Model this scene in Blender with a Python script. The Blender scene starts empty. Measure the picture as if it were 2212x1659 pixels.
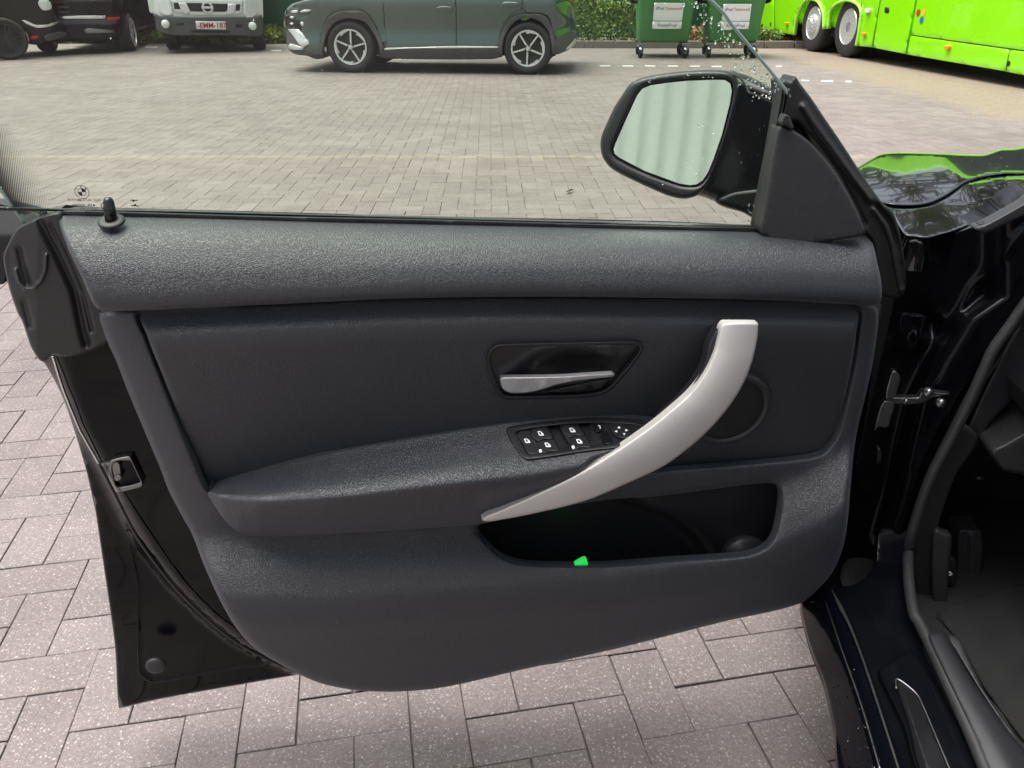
import bpy, bmesh, math, random
import numpy as np
from mathutils import Vector, Matrix
from mathutils.geometry import delaunay_2d_cdt

random.seed(7); rng = np.random.default_rng(7)
scene = bpy.context.scene
COL = scene.collection
R = math.radians

# ------------------------------------------------------------------ camera, sky, sun, exposure
CAM_H, PITCH, FOC = 1.24, R(27.0), 1706.0       # FOC: focal length in pixels of a 2212 px wide picture
cam_d = bpy.data.cameras.new('camera'); cam = bpy.data.objects.new('camera', cam_d); COL.objects.link(cam)
cam.location = (0, 0, CAM_H); cam.rotation_euler = (math.pi/2 - PITCH, 0, 0)
cam_d.sensor_width = 36.0; cam_d.lens = FOC/2212*36.0; cam_d.clip_start = 0.02; cam_d.clip_end = 600
scene.camera = cam

SUN_EL, SUN_AZ = R(74), R(-70)
world = bpy.data.worlds.new('World'); scene.world = world; world.use_nodes = True
wn = world.node_tree.nodes; wl = world.node_tree.links
sky = wn.new('ShaderNodeTexSky'); sky.sky_type = 'NISHITA'; sky.sun_disc = False
sky.sun_elevation = SUN_EL; sky.sun_rotation = SUN_AZ; sky.air_density = 1.0; sky.dust_density = 6.0; sky.ozone_density = 1.0
hs = wn.new('ShaderNodeHueSaturation'); hs.inputs['Saturation'].default_value = 0.42
wl.new(sky.outputs[0], hs.inputs['Color']); wl.new(hs.outputs[0], wn['Background'].inputs[0])
wn['Background'].inputs[1].default_value = 0.085
sun_d = bpy.data.lights.new('sun', 'SUN'); sun = bpy.data.objects.new('sun', sun_d); COL.objects.link(sun)
sun_d.energy = 1.5; sun_d.angle = R(60); sun_d.color = (1.0, 0.985, 0.96)
sdir = Vector((math.sin(SUN_AZ)*math.cos(SUN_EL), math.cos(SUN_AZ)*math.cos(SUN_EL), math.sin(SUN_EL)))
sun.rotation_euler = sdir.to_track_quat('Z', 'Y').to_euler()
scene.view_settings.view_transform = 'Standard'; scene.view_settings.look = 'None'
scene.view_settings.exposure = 1.50; scene.view_settings.gamma = 1.0; scene.view_settings.use_curve_mapping = False
scene.cycles.max_bounces = 10; scene.cycles.transparent_max_bounces = 24

# ------------------------------------------------------------------ helpers: rays, planes, outlines
CAM = np.array([0, 0, CAM_H]); SP, CP = math.sin(PITCH), math.cos(PITCH)
def ray(x, y):
    u = (np.asarray(x, float) - 1106)/FOC; v = (np.asarray(y, float) - 829.5)/FOC
    return np.stack([u, CP - v*SP, -SP - v*CP], -1)
class Plane:
    """a reference plane of an object; a point is found from the direction it is seen in and its height o over the plane"""
    def __init__(s, p0, n):
        s.p0 = np.array(p0, float); s.n = np.array(n, float); s.n /= np.linalg.norm(s.n)
    def at(s, x, y, o=0.0):
        d = ray(x, y); t = (s.n @ (s.p0 - CAM) + o)/(d @ s.n)
        return CAM + t[..., None]*d
Z0 = Plane((0, 0, 0), (0, 0, 1))
def gnd(x, y, z=0.0): return Z0.at(np.array(x, float), np.array(y, float), z)
# enlarged looks at the picture, each back to the common pixel grid
def crop(x0, y0, sc):
    k = 0.57604/sc
    return lambda pts: [(x0*0.57604 + x*k, y0*0.57604 + y*k) for x, y in pts]
cA = crop(0, 500, 2.212); cB = crop(0, 1200, 2.212); cC = crop(0, 1900, 1.693); cD = crop(1700, 1150, 1.7015)
cE = crop(1850, 1450, 3.16); cF = crop(2900, 1000, 2.3532); cG = crop(2900, 1600, 2.3532); cH = crop(2740, 2055, 2.011)
cI = crop(2200, 200, 1.8433); cJ = crop(3000, 500, 2.6333); cK = crop(2740, 0, 2.011); cL = crop(2100, 0, 2.4578)
cM = crop(0, 0, 2.011); cN = crop(1000, 0, 1.8433); cO = crop(0, 0, 1.8433); cP6 = crop(300, 1000, 1.3012)
cT = crop(560, 0, 4.424); cBin = crop(2340, 0, 4.254); cLeft = crop(0, 0, 3.5677); cS = crop(1050, 0, 3.6867); cGl = crop(220, 680, 5.821)
cBus = crop(2840, 0, 2.212)
DID = lambda pts: list(pts)

def spl(x, xs, ys):
    """smooth curve through points (hermite), clamped outside"""
    xs = np.array(xs, float); ys = np.array(ys, float); x = np.clip(np.asarray(x, float), xs[0], xs[-1])
    m = np.zeros_like(ys); dx = np.diff(xs); sl = np.diff(ys)/dx
    m[1:-1] = np.where(sl[:-1]*sl[1:] > 0, 2*sl[:-1]*sl[1:]/(sl[:-1]+sl[1:]+1e-12), 0); m[0] = sl[0]; m[-1] = sl[-1]
    i = np.clip(np.searchsorted(xs, x, side='right')-1, 0, len(xs)-2); h = dx[i]; t = (x-xs[i])/h
    return (2*t**3-3*t**2+1)*ys[i] + (t**3-2*t**2+t)*h*m[i] + (-2*t**3+3*t**2)*ys[i+1] + (t**3-t**2)*h*m[i+1]
def yl(pts):
    p = sorted(pts); xs = [a for a, b in p]; ys = [b for a, b in p]
    return lambda x: np.interp(x, xs, ys)
def seg_dist(P, A, B):
    """distance of points to segments, smallest"""
    out = np.full(len(P), 1e9)
    for c in range(0, len(P), 4000):
        p = P[c:c+4000, None, :]; d = B-A; L = (d*d).sum(1)+1e-12
        t = np.clip(((p-A)*d).sum(2)/L, 0, 1); q = A + t[..., None]*d
        out[c:c+4000] = np.sqrt(((p-q)**2).sum(2)).min(1)
    return out
def poly_d(x, y, pts, closed=False):
    p = np.array(pts, float); a = p if closed else p[:-1]; b = np.roll(p, -1, 0) if closed else p[1:]
    return seg_dist(np.stack([np.ravel(x), np.ravel(y)], 1), a, b).reshape(np.shape(x))
def ridge(x, y, pts, w, h): return h*np.exp(-(poly_d(x, y, pts)/w)**2)
def inside(P, loop):
    x, y = P[:, 0], P[:, 1]; r = np.zeros(len(P), bool); n = len(loop)
    for i in range(n):
        x1, y1 = loop[i]; x2, y2 = loop[(i+1) % n]
        c = ((y1 > y) != (y2 > y)) & (x < (x2-x1)*(y-y1)/((y2-y1) if y2 != y1 else 1e-12)+x1); r ^= c
    return r
def resample(pts, step, sharp):
    P = np.array(pts, float); n = len(P); out = []
    for i in range(n):
        p0, p1, p2, p3 = P[i-1], P[i], P[(i+1) % n], P[(i+2) % n]
        k = max(1, int(np.hypot(*(p2-p1))/step))
        for j in range(k):
            t = j/k
            if sharp: out.append(p1+(p2-p1)*t)
            else:
                # centripetal-ish catmull-rom with limited tangents
                L = np.hypot(*(p2-p1)); m1 = p2-p0; m2 = p3-p1
                m1 = m1/(np.hypot(*m1)+1e-9)*L*0.9; m2 = m2/(np.hypot(*m2)+1e-9)*L*0.9
                out.append((2*t**3-3*t**2+1)*p1+(t**3-2*t**2+t)*m1+(-2*t**3+3*t**2)*p2+(t**3-t**2)*m2)
    return np.array(out)

# ------------------------------------------------------------------ helpers: mesh objects
ORG = {}
def thing(name, loc, label, cat, group=None):
    o = bpy.data.objects.new(name, None); COL.objects.link(o); o.location = loc; o.empty_display_size = 0.1
    o['label'] = label; o['category'] = cat
    if group: o['group'] = group
    ORG[o.name] = np.array(loc, float); return o
def mk(name, V, F, mats, parent=None, smooth=True, mi=None, origin=None, label=None, cat=None, group=None, kind=None):
    V = np.asarray(V, float)
    if parent is not None: org = ORG[parent.name]
    else: org = np.array(origin if origin is not None else [V[:, 0].mean(), V[:, 1].mean(), V[:, 2].min()])
    me = bpy.data.meshes.new(name); me.from_pydata((V-org).tolist(), [], [list(map(int, f)) for f in F]); me.update()
    mats = mats if isinstance(mats, (list, tuple)) else [mats]
    for m in mats: me.materials.append(m)
    if mi is not None: me.polygons.foreach_set('material_index', np.asarray(mi, np.int32))
    if smooth: me.polygons.foreach_set('use_smooth', np.ones(len(me.polygons), bool))
    o = bpy.data.objects.new(name, me); COL.objects.link(o); ORG[o.name] = org
    if parent is not None: o.parent = parent
    else: o.location = org
    if label: o['label'] = label
    if cat: o['category'] = cat
    if group: o['group'] = group
    if kind: o['kind'] = kind
    return o
class MB:
    """collects pieces of one mesh"""
    def __init__(s): s.V = []; s.F = []; s.M = []; s.n = 0
    def add(s, V, F, m=0):
        V = np.asarray(V, float); s.V.append(V); s.F += [[i+s.n for i in f] for f in F]; s.M += [m]*len(F); s.n += len(V); return s
    def out(s, name, mats, parent=None, smooth=False, **k): return mk(name, np.concatenate(s.V), s.F, mats, parent, smooth, s.M, **k)
def box_vf(c, size, ax=None, bev=0.0):
    """box with chamfered edges; ax = rows of three unit axes"""
    ax = np.eye(3) if ax is None else np.array(ax, float); h = np.array(size, float)/2; b = min(bev, h.min()*0.9)
    if b <= 0:
        S = np.array([[i, j, k] for i in (-1, 1) for j in (-1, 1) for k in (-1, 1)], float)*h
        F = [(0, 1, 3, 2), (4, 6, 7, 5), (0, 4, 5, 1), (2, 3, 7, 6), (0, 2, 6, 4), (1, 5, 7, 3)]
        return np.array(c)+S@ax, F
    bm = bmesh.new(); bmesh.ops.create_cube(bm, size=1.0)
    for v in bm.verts: v.co = Vector((v.co.x*2*h[0], v.co.y*2*h[1], v.co.z*2*h[2]))
    bmesh.ops.bevel(bm, geom=list(bm.edges), offset=b, segments=2, affect='EDGES', profile=0.5)
    bm.verts.ensure_lookup_table(); V = np.array([v.co[:] for v in bm.verts]); F = [[v.index for v in f.verts] for f in bm.faces]; bm.free()
    return np.array(c)+V@ax, F
def tube_vf(pts, r, n=10, flat=1.0, up=None):
    P = np.array(pts, float); m = len(P); r = np.broadcast_to(np.asarray(r, float), (m,)); T = np.gradient(P, axis=0); T /= np.linalg.norm(T, axis=1)[:, None]+1e-12
    u = np.array(up if up is not None else (0.13, 0.21, 0.97)); V = []
    for i in range(m):
        a = np.cross(T[i], u); a /= np.linalg.norm(a)+1e-12; b = np.cross(a, T[i])
        for k in range(n):
            th = 2*math.pi*k/n; V.append(P[i]+r[i]*(math.cos(th)*a+math.sin(th)*flat*b))
    F = [(i*n+k, i*n+(k+1) % n, (i+1)*n+(k+1) % n, (i+1)*n+k) for i in range(m-1) for k in range(n)]
    F += [tuple(range(n))[::-1], tuple((m-1)*n+k for k in range(n))]
    return np.array(V), F
def smooth_path(pts, k=6):
    P = np.array(pts, float); out = []
    for i in range(len(P)-1):
        p0 = P[max(i-1, 0)]; p1 = P[i]; p2 = P[i+1]; p3 = P[min(i+2, len(P)-1)]
        for j in range(k):
            t = j/k; out.append(0.5*((2*p1)+(-p0+p2)*t+(2*p0-5*p1+4*p2-p3)*t*t+(-p0+3*p1-3*p2+p3)*t**3))
    out.append(P[-1]); return np.array(out)
def basis(axis):
    a = np.array(axis, float); a /= np.linalg.norm(a); t = np.array([0, 0, 1.0]) if abs(a[2]) < 0.9 else np.array([0, 1.0, 0])
    u = np.cross(t, a); u /= np.linalg.norm(u); v = np.cross(a, u); return u, v, a
def lathe_vf(prof, c, axis, n=32, closed=False):
    u, v, a = basis(axis); V = []; m = len(prof)
    for r, h in prof:
        for k in range(n):
            th = 2*math.pi*k/n; V.append(np.array(c)+r*(math.cos(th)*u+math.sin(th)*v)+h*a)
    rows = m if closed else m-1
    F = [(i*n+k, i*n+(k+1) % n, ((i+1) % m)*n+(k+1) % n, ((i+1) % m)*n+k) for i in range(rows) for k in range(n)]
    if not closed: F += [tuple(range(n))[::-1], tuple((m-1)*n+k for k in range(n))]
    return np.array(V), F
def blob_vf(c, r, axis=(0, 0, 1), flat=1.0, n=8, m=4):
    prof = [(r*math.sin(math.pi/2*(1-i/m))+1e-5, r*flat*math.sin(math.pi/2*i/m)) for i in range(m+1)]
    return lathe_vf(prof, c, axis, n)

def panel(name, outline, pl, f, mats, parent, holes=(), r=6.0, rd=0.004, grid=8.0, skirt=0.02, sharp=False, hole_skirt=None, hole_r=None, back=False, smooth=True, hole_sharp=False, **kw):
    """a sheet-moulded piece: outline seen on plane pl, surface height f(x, y) over it, edges rolled over by r px / rd m, side walls of depth skirt"""
    step = max(grid, 2.0)
    loops = [resample(outline, step, sharp)]+[resample(h, step, hole_sharp or sharp) for h in holes]
    B0 = np.concatenate(loops); segs = []; st = 0
    for l in loops:
        segs += [(st+i, st+(i+1) % len(l)) for i in range(len(l))]; st += len(l)
    sa = np.array([a for a, b in segs]); sb = np.array([b for a, b in segs])
    n0 = len(loops[0])
    pts = [B0]
    for q in (0.12, 0.3, 0.6, 1.0):
        for li, l in enumerate(loops):
            tan = np.roll(l, -1, 0)-np.roll(l, 1, 0); nn = np.stack([-tan[:, 1], tan[:, 0]], 1); nn /= np.linalg.norm(nn, axis=1)[:, None]+1e-9
            rr = (hole_r or r) if li else r
            for s in (1, -1):
                c = l+s*nn*rr*q; ok = inside(c, loops[0])
                for h in loops[1:]: ok &= ~inside(c, h)
                c = c[ok]
                if len(c):
                    d = seg_dist(c, B0[sa], B0[sb]); pts.append(c[d > rr*q*0.92])
    x0, y0 = loops[0].min(0); x1, y1 = loops[0].max(0)
    gx, gy = np.meshgrid(np.arange(x0+grid/2, x1, grid), np.arange(y0+grid/2, y1, grid*0.87)); gx[1::2] += grid/2
    g = np.stack([gx.ravel(), gy.ravel()], 1); ok = inside(g, loops[0])
    for h in loops[1:]: ok &= ~inside(g, h)
    g = g[ok]
    if len(g):
        d = seg_dist(g, B0[sa], B0[sb]); g = g[d > max(r*1.15, grid*0.45)]; pts.append(g)
    A = np.concatenate(pts)
    res = delaunay_2d_cdt([Vector((float(a), float(b))) for a, b in A], segs, [], 0, 1e-4)
    A = np.array([v[:] for v in res[0]]); T = np.array([t for t in res[2] if len(t) == 3])
    cen = A[T].mean(1); ok = inside(cen, loops[0])
    for h in loops[1:]: ok &= ~inside(cen, h)
    T = T[ok]
    d_out = seg_dist(A, B0[sa[:n0]], B0[sb[:n0]]); q = np.clip(1-d_out/r, 0, 1); roll = rd*(1-np.sqrt(np.maximum(1-q*q, 0)))
    if holes:
        d_in = seg_dist(A, B0[sa[n0:]], B0[sb[n0:]]); q = np.clip(1-d_in/(hole_r or r), 0, 1)
        roll = roll + rd*(hole_r or r)/r*(1-np.sqrt(np.maximum(1-q*q, 0)))
    o = f(A[:, 0], A[:, 1]) + np.zeros(len(A)); o = o-roll
    V = pl.at(A[:, 0], A[:, 1], o)
    nrm = np.cross(V[T[:, 1]]-V[T[:, 0]], V[T[:, 2]]-V[T[:, 0]]).sum(0)
    view = CAM-V.mean(0)
    if nrm @ view < 0: T = T[:, ::-1]
    F = [tuple(t) for t in T]
    # boundary edges found from the triangles, walls go back from them
    if skirt:
        ed = {}
        for t in T:
            for i in range(3):
                a, b = int(t[i]), int(t[(i+1) % 3]); ed[(a, b)] = 1
        bd = [(a, b) for (a, b) in ed if (b, a) not in ed]
        ids = {}; extra = []
        hs_ = hole_skirt if hole_skirt is not None else skirt
        isout = d_out < 1e-3
        for a, b in bd:
            for i in (a, b):
                if i not in ids:
                    ids[i] = len(V)+len(extra); extra.append(V[i]-pl.n*(skirt if isout[i] else hs_))
            F.append((b, a, ids[a], ids[b]))
        nb = len(bd); V = np.concatenate([V, np.array(extra)])
        mi = [0]*(len(F)-nb)+[kw.pop('skirt_mat', 0)]*nb
        if back:
            o_loop = [i for i in ids if isout[i]]
            nxt = {a: b for a, b in bd if isout[a] and isout[b]}
            if nxt:
                s = next(iter(nxt)); lp = [s]; c = nxt[s]
                while c != s and c in nxt and len(lp) < len(nxt)+1: lp.append(c); c = nxt[c]
                F.append(tuple(ids[i] for i in lp)[::-1]); mi.append(0)
    else:
        kw.pop('skirt_mat', 0); mi = [0]*len(F)
    return mk(name, V, F, mats, parent, smooth, mi, **kw)
def flat(o): return lambda x, y: np.full(np.shape(x), o)
def line_pts(pl, pts, o, k=6):
    p = smooth_path([(a, b) for a, b in pts], k); oo = np.asarray(o, float)
    if oo.ndim: oo = np.interp(np.linspace(0, 1, len(p)), np.linspace(0, 1, len(oo)), oo)
    return pl.at(p[:, 0], p[:, 1], oo)

# ------------------------------------------------------------------ materials
def new_mat(name):
    m = bpy.data.materials.new(name); m.use_nodes = True; nt = m.node_tree; return m, nt, nt.nodes['Principled BSDF']
def node(nt, typ, **k):
    n = nt.nodes.new(typ)
    for a, v in k.items():
        if a.startswith('i_'):
            key = a[2:]; key = int(key) if key.isdigit() else key.replace('_', ' '); n.inputs[key].default_value = v
        else: setattr(n, a, v)
    return n
def plain(name, col, rough=0.5, metal=0.0, coat=0.0, spec=0.5, noise=0.0, nscale=60.0, bump=0.0, emit=None, aniso=0):
    m, nt, p = new_mat(name); p.inputs['Base Color'].default_value = (*col, 1); p.inputs['Roughness'].default_value = rough
    p.inputs['Metallic'].default_value = metal; p.inputs['Coat Weight'].default_value = coat; p.inputs['Coat Roughness'].default_value = 0.03
    p.inputs['Specular IOR Level'].default_value = spec
    if emit: p.inputs['Emission Color'].default_value = (*emit[0], 1); p.inputs['Emission Strength'].default_value = emit[1]
    tc = node(nt, 'ShaderNodeTexCoord')
    nz = node(nt, 'ShaderNodeTexNoise', i_Scale=nscale, i_Detail=4.0); nt.links.new(tc.outputs['Object'], nz.inputs['Vector'])
    # light soiling: roughness and colour wander a little
    mr = node(nt, 'ShaderNodeMapRange'); mr.inputs['To Min'].default_value = max(rough-0.06-noise*0.2, 0.01); mr.inputs['To Max'].default_value = min(rough+0.06+noise*0.2, 1)
    nt.links.new(nz.outputs['Fac'], mr.inputs['Value']); nt.links.new(mr.outputs[0], p.inputs['Roughness'])
    if noise > 0:
        mx = node(nt, 'ShaderNodeMix', data_type='RGBA'); mx.inputs['A'].default_value = (*[c*(1-noise) for c in col], 1); mx.inputs['B'].default_value = (*[min(c*(1+noise)+0.0005, 1) for c in col], 1)
        nt.links.new(nz.outputs['Fac'], mx.inputs['Factor']); nt.links.new(mx.outputs['Result'], p.inputs['Base Color'])
    if bump > 0:
        b = node(nt, 'ShaderNodeBump', i_Strength=bump, i_Distance=0.002); nt.links.new(nz.outputs['Fac'], b.inputs['Height']); nt.links.new(b.outputs[0], p.inputs['Normal'])
    return m
def leather(name, col, scale, strength, rough):
    m, nt, p = new_mat(name); p.inputs['Roughness'].default_value = rough; p.inputs['Specular IOR Level'].default_value = 0.8; p.inputs['Sheen Weight'].default_value = 0.14; p.inputs['Sheen Roughness'].default_value = 0.45; p.inputs['Sheen Tint'].default_value = (0.86, 0.90, 1.0, 1)
    tc = node(nt, 'ShaderNodeTexCoord'); L = nt.links
    wob = node(nt, 'ShaderNodeTexNoise', i_Scale=scale*0.35, i_Detail=2.0); L.new(tc.outputs['Object'], wob.inputs['Vector'])
    add = node(nt, 'ShaderNodeVectorMath', operation='MULTIPLY_ADD'); add.inputs[1].default_value = (0.0025,)*3
    L.new(wob.outputs['Color'], add.inputs[0]); L.new(tc.outputs['Object'], add.inputs[2])
    mp = node(nt, 'ShaderNodeMapping'); mp.inputs['Scale'].default_value = (0.6, 0.6, 1.2); L.new(add.outputs[0], mp.inputs['Vector'])
    vo = node(nt, 'ShaderNodeTexVoronoi', feature='DISTANCE_TO_EDGE', i_Scale=scale); L.new(mp.outputs[0], vo.inputs['Vector'])
    cl = node(nt, 'ShaderNodeMapRange'); cl.inputs['From Max'].default_value = 0.32; L.new(vo.outputs['Distance'], cl.inputs['Value'])
    big = node(nt, 'ShaderNodeTexNoise', i_Scale=9.0, i_Detail=3.0); L.new(tc.outputs['Object'], big.inputs['Vector'])
    st = node(nt, 'ShaderNodeMapRange'); st.inputs['From Min'].default_value = 0.3; st.inputs['From Max'].default_value = 0.7; st.inputs['To Min'].default_value = strength*0.92; st.inputs['To Max'].default_value = strength*1.08
    L.new(big.outputs['Fac'], st.inputs['Value'])
    b = node(nt, 'ShaderNodeBump', i_Distance=0.0008); L.new(st.outputs[0], b.inputs['Strength']); L.new(cl.outputs[0], b.inputs['Height']); L.new(b.outputs[0], p.inputs['Normal'])
    fine = node(nt, 'ShaderNodeTexNoise', i_Scale=24.0, i_Detail=5.0); L.new(tc.outputs['Object'], fine.inputs['Vector'])
    mx = node(nt, 'ShaderNodeMix', data_type='RGBA'); mx.inputs['A'].default_value = (*[c*0.85 for c in col], 1); mx.inputs['B'].default_value = (*[c*1.2 for c in col], 1)
    L.new(fine.outputs['Fac'], mx.inputs['Factor'])
    dk = node(nt, 'ShaderNodeMix', data_type='RGBA', blend_type='MULTIPLY'); dk.inputs['B'].default_value = (0.72, 0.72, 0.72, 1)
    inv = node(nt, 'ShaderNodeMath', operation='SUBTRACT'); inv.inputs[0].default_value = 1.0; L.new(cl.outputs[0], inv.inputs[1])
    L.new(inv.outputs[0], dk.inputs['Factor']); L.new(mx.outputs['Result'], dk.inputs['A']); L.new(dk.outputs['Result'], p.inputs['Base Color'])
    rr = node(nt, 'ShaderNodeMapRange'); rr.inputs['To Min'].default_value = rough-0.03; rr.inputs['To Max'].default_value = rough+0.05; L.new(fine.outputs['Fac'], rr.inputs['Value']); L.new(rr.outputs[0], p.inputs['Roughness'])
    return m
def glass_sheet(name, tint, refl=1.0):
    m = bpy.data.materials.new(name); m.use_nodes = True; nt = m.node_tree; nt.nodes.clear(); L = nt.links
    out = node(nt, 'ShaderNodeOutputMaterial'); tr = node(nt, 'ShaderNodeBsdfTransparent'); tr.inputs[0].default_value = (*tint, 1)
    gl = node(nt, 'ShaderNodeBsdfGlossy'); gl.inputs['Roughness'].default_value = 0.01; fr = node(nt, 'ShaderNodeFresnel', i_IOR=1.45)
    mx = node(nt, 'ShaderNodeMixShader'); L.new(fr.outputs[0], mx.inputs[0]); L.new(tr.outputs[0], mx.inputs[1]); L.new(gl.outputs[0], mx.inputs[2])
    # a thin film of dirt that scatters a little light
    df = node(nt, 'ShaderNodeBsdfDiffuse'); df.inputs[0].default_value = (0.75, 0.76, 0.74, 1)
    tc = node(nt, 'ShaderNodeTexCoord'); nz = node(nt, 'ShaderNodeTexNoise', i_Scale=3.0, i_Detail=5.0); L.new(tc.outputs['Object'], nz.inputs['Vector'])
    mr = node(nt, 'ShaderNodeMapRange'); mr.inputs['From Min'].default_value = 0.35; mr.inputs['From Max'].default_value = 0.75; mr.inputs['To Min'].default_value = 0.004; mr.inputs['To Max'].default_value = 0.035
    L.new(nz.outputs['Fac'], mr.inputs['Value']); m2 = node(nt, 'ShaderNodeMixShader'); L.new(mr.outputs[0], m2.inputs[0]); L.new(mx.outputs[0], m2.inputs[1]); L.new(df.outputs[0], m2.inputs[2])
    L.new(m2.outputs[0], out.inputs[0]); return m
M = {}
M['leather'] = leather('soft_black_leatherette', (0.0150, 0.0166, 0.0225), 600, 0.50, 0.40)
M['leather_fine'] = leather('fine_grained_black_plastic', (0.0140, 0.0156, 0.0215), 620, 0.52, 0.41)
M['plastic'] = plain('matt_black_plastic', (0.014, 0.014, 0.016), 0.38, noise=0.2, nscale=300)
M['plastic_grey'] = plain('dark_grey_plastic', (0.026, 0.026, 0.028), 0.48, noise=0.25, nscale=200, bump=0.05)
M['gloss'] = plain('gloss_black_plastic', (0.008, 0.008, 0.009), 0.12)
M['paint'] = plain('black_car_paint', (0.004, 0.0045, 0.006), 0.10, coat=1.0, nscale=4)
M['satin'] = plain('satin_black_paint', (0.0025, 0.0028, 0.0042), 0.18, spec=0.25, noise=0.3, nscale=25)
M['sill'] = plain('dark_sill_paint', (0.0018, 0.0022, 0.0040), 0.12, spec=0.07, nscale=25)
M['door_paint'] = plain('black_door_shut_paint', (0.002, 0.0023, 0.0035), 0.07, spec=0.25, nscale=6)
M['rubber'] = plain('black_rubber', (0.012, 0.012, 0.0125), 0.55, noise=0.3, nscale=40, bump=0.1)
M['rubber_grey'] = plain('dusty_rubber', (0.026, 0.026, 0.027), 0.36, noise=0.3, nscale=30)
M['silver'] = plain('satin_silver', (0.57, 0.545, 0.52), 0.40, metal=0.25, noise=0.04, nscale=90)
M['chrome'] = plain('chrome', (0.78, 0.78, 0.78), 0.14, metal=1.0)
M['lever'] = plain('bright_satin_lever', (0.72, 0.72, 0.72), 0.22, metal=0.6)
M['seal'] = plain('door_seal_rubber', (0.020, 0.020, 0.020), 0.5, noise=0.25, nscale=60)
M['steel'] = plain('zinc_steel', (0.26, 0.26, 0.26), 0.32, metal=1.0, noise=0.2, nscale=120)
M['white_print'] = plain('white_print', (0.85, 0.85, 0.85), 0.5)
M['mirror'] = plain('mirror_glass', (0.97, 0.98, 0.98), 0.015, metal=1.0)
M['glass'] = glass_sheet('tinted_door_glass', (0.805, 0.885, 0.775))
M['black_print'] = plain('black_enamel_print', (0.012, 0.012, 0.012), 0.5)
M['dark'] = plain('dark_liner', (0.006, 0.006, 0.007), 0.7)
M['carpet'] = plain('black_carpet', (0.006, 0.006, 0.006), 0.95, noise=0.5, nscale=500, bump=0.5)
M['green_glow'] = plain('green_emissive_plastic', (0.02, 0.7, 0.08), 0.3, emit=((0.02, 0.8, 0.10), 0.22))  # plastic of the pocket tag, its green glow set as weak emission
# water on glass and paint
m, nt, p = new_mat('rain_water'); p.inputs['Base Color'].default_value = (1, 1, 1, 1); p.inputs['Roughness'].default_value = 0.0; p.inputs['IOR'].default_value = 1.33; p.inputs['Transmission Weight'].default_value = 1.0; M['water'] = m
# speaker cloth
m, nt, p = new_mat('speaker_mesh'); p.inputs['Roughness'].default_value = 0.6; tc = node(nt, 'ShaderNodeTexCoord'); vo = node(nt, 'ShaderNodeTexVoronoi', i_Scale=1400.0); nt.links.new(tc.outputs['Object'], vo.inputs['Vector']); vo.inputs['Randomness'].default_value = 0.1
cr = node(nt, 'ShaderNodeValToRGB'); cr.color_ramp.elements[0].position = 0.25; cr.color_ramp.elements[0].color = (0.004, 0.004, 0.004, 1); cr.color_ramp.elements[1].position = 0.5; cr.color_ramp.elements[1].color = (0.012, 0.012, 0.013, 1)
nt.links.new(vo.outputs['Distance'], cr.inputs[0]); nt.links.new(cr.outputs[0], p.inputs['Base Color']); b = node(nt, 'ShaderNodeBump', i_Strength=0.5, i_Distance=0.0008); nt.links.new(vo.outputs['Distance'], b.inputs['Height']); nt.links.new(b.outputs[0], p.inputs['Normal']); M['mesh'] = m

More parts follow.
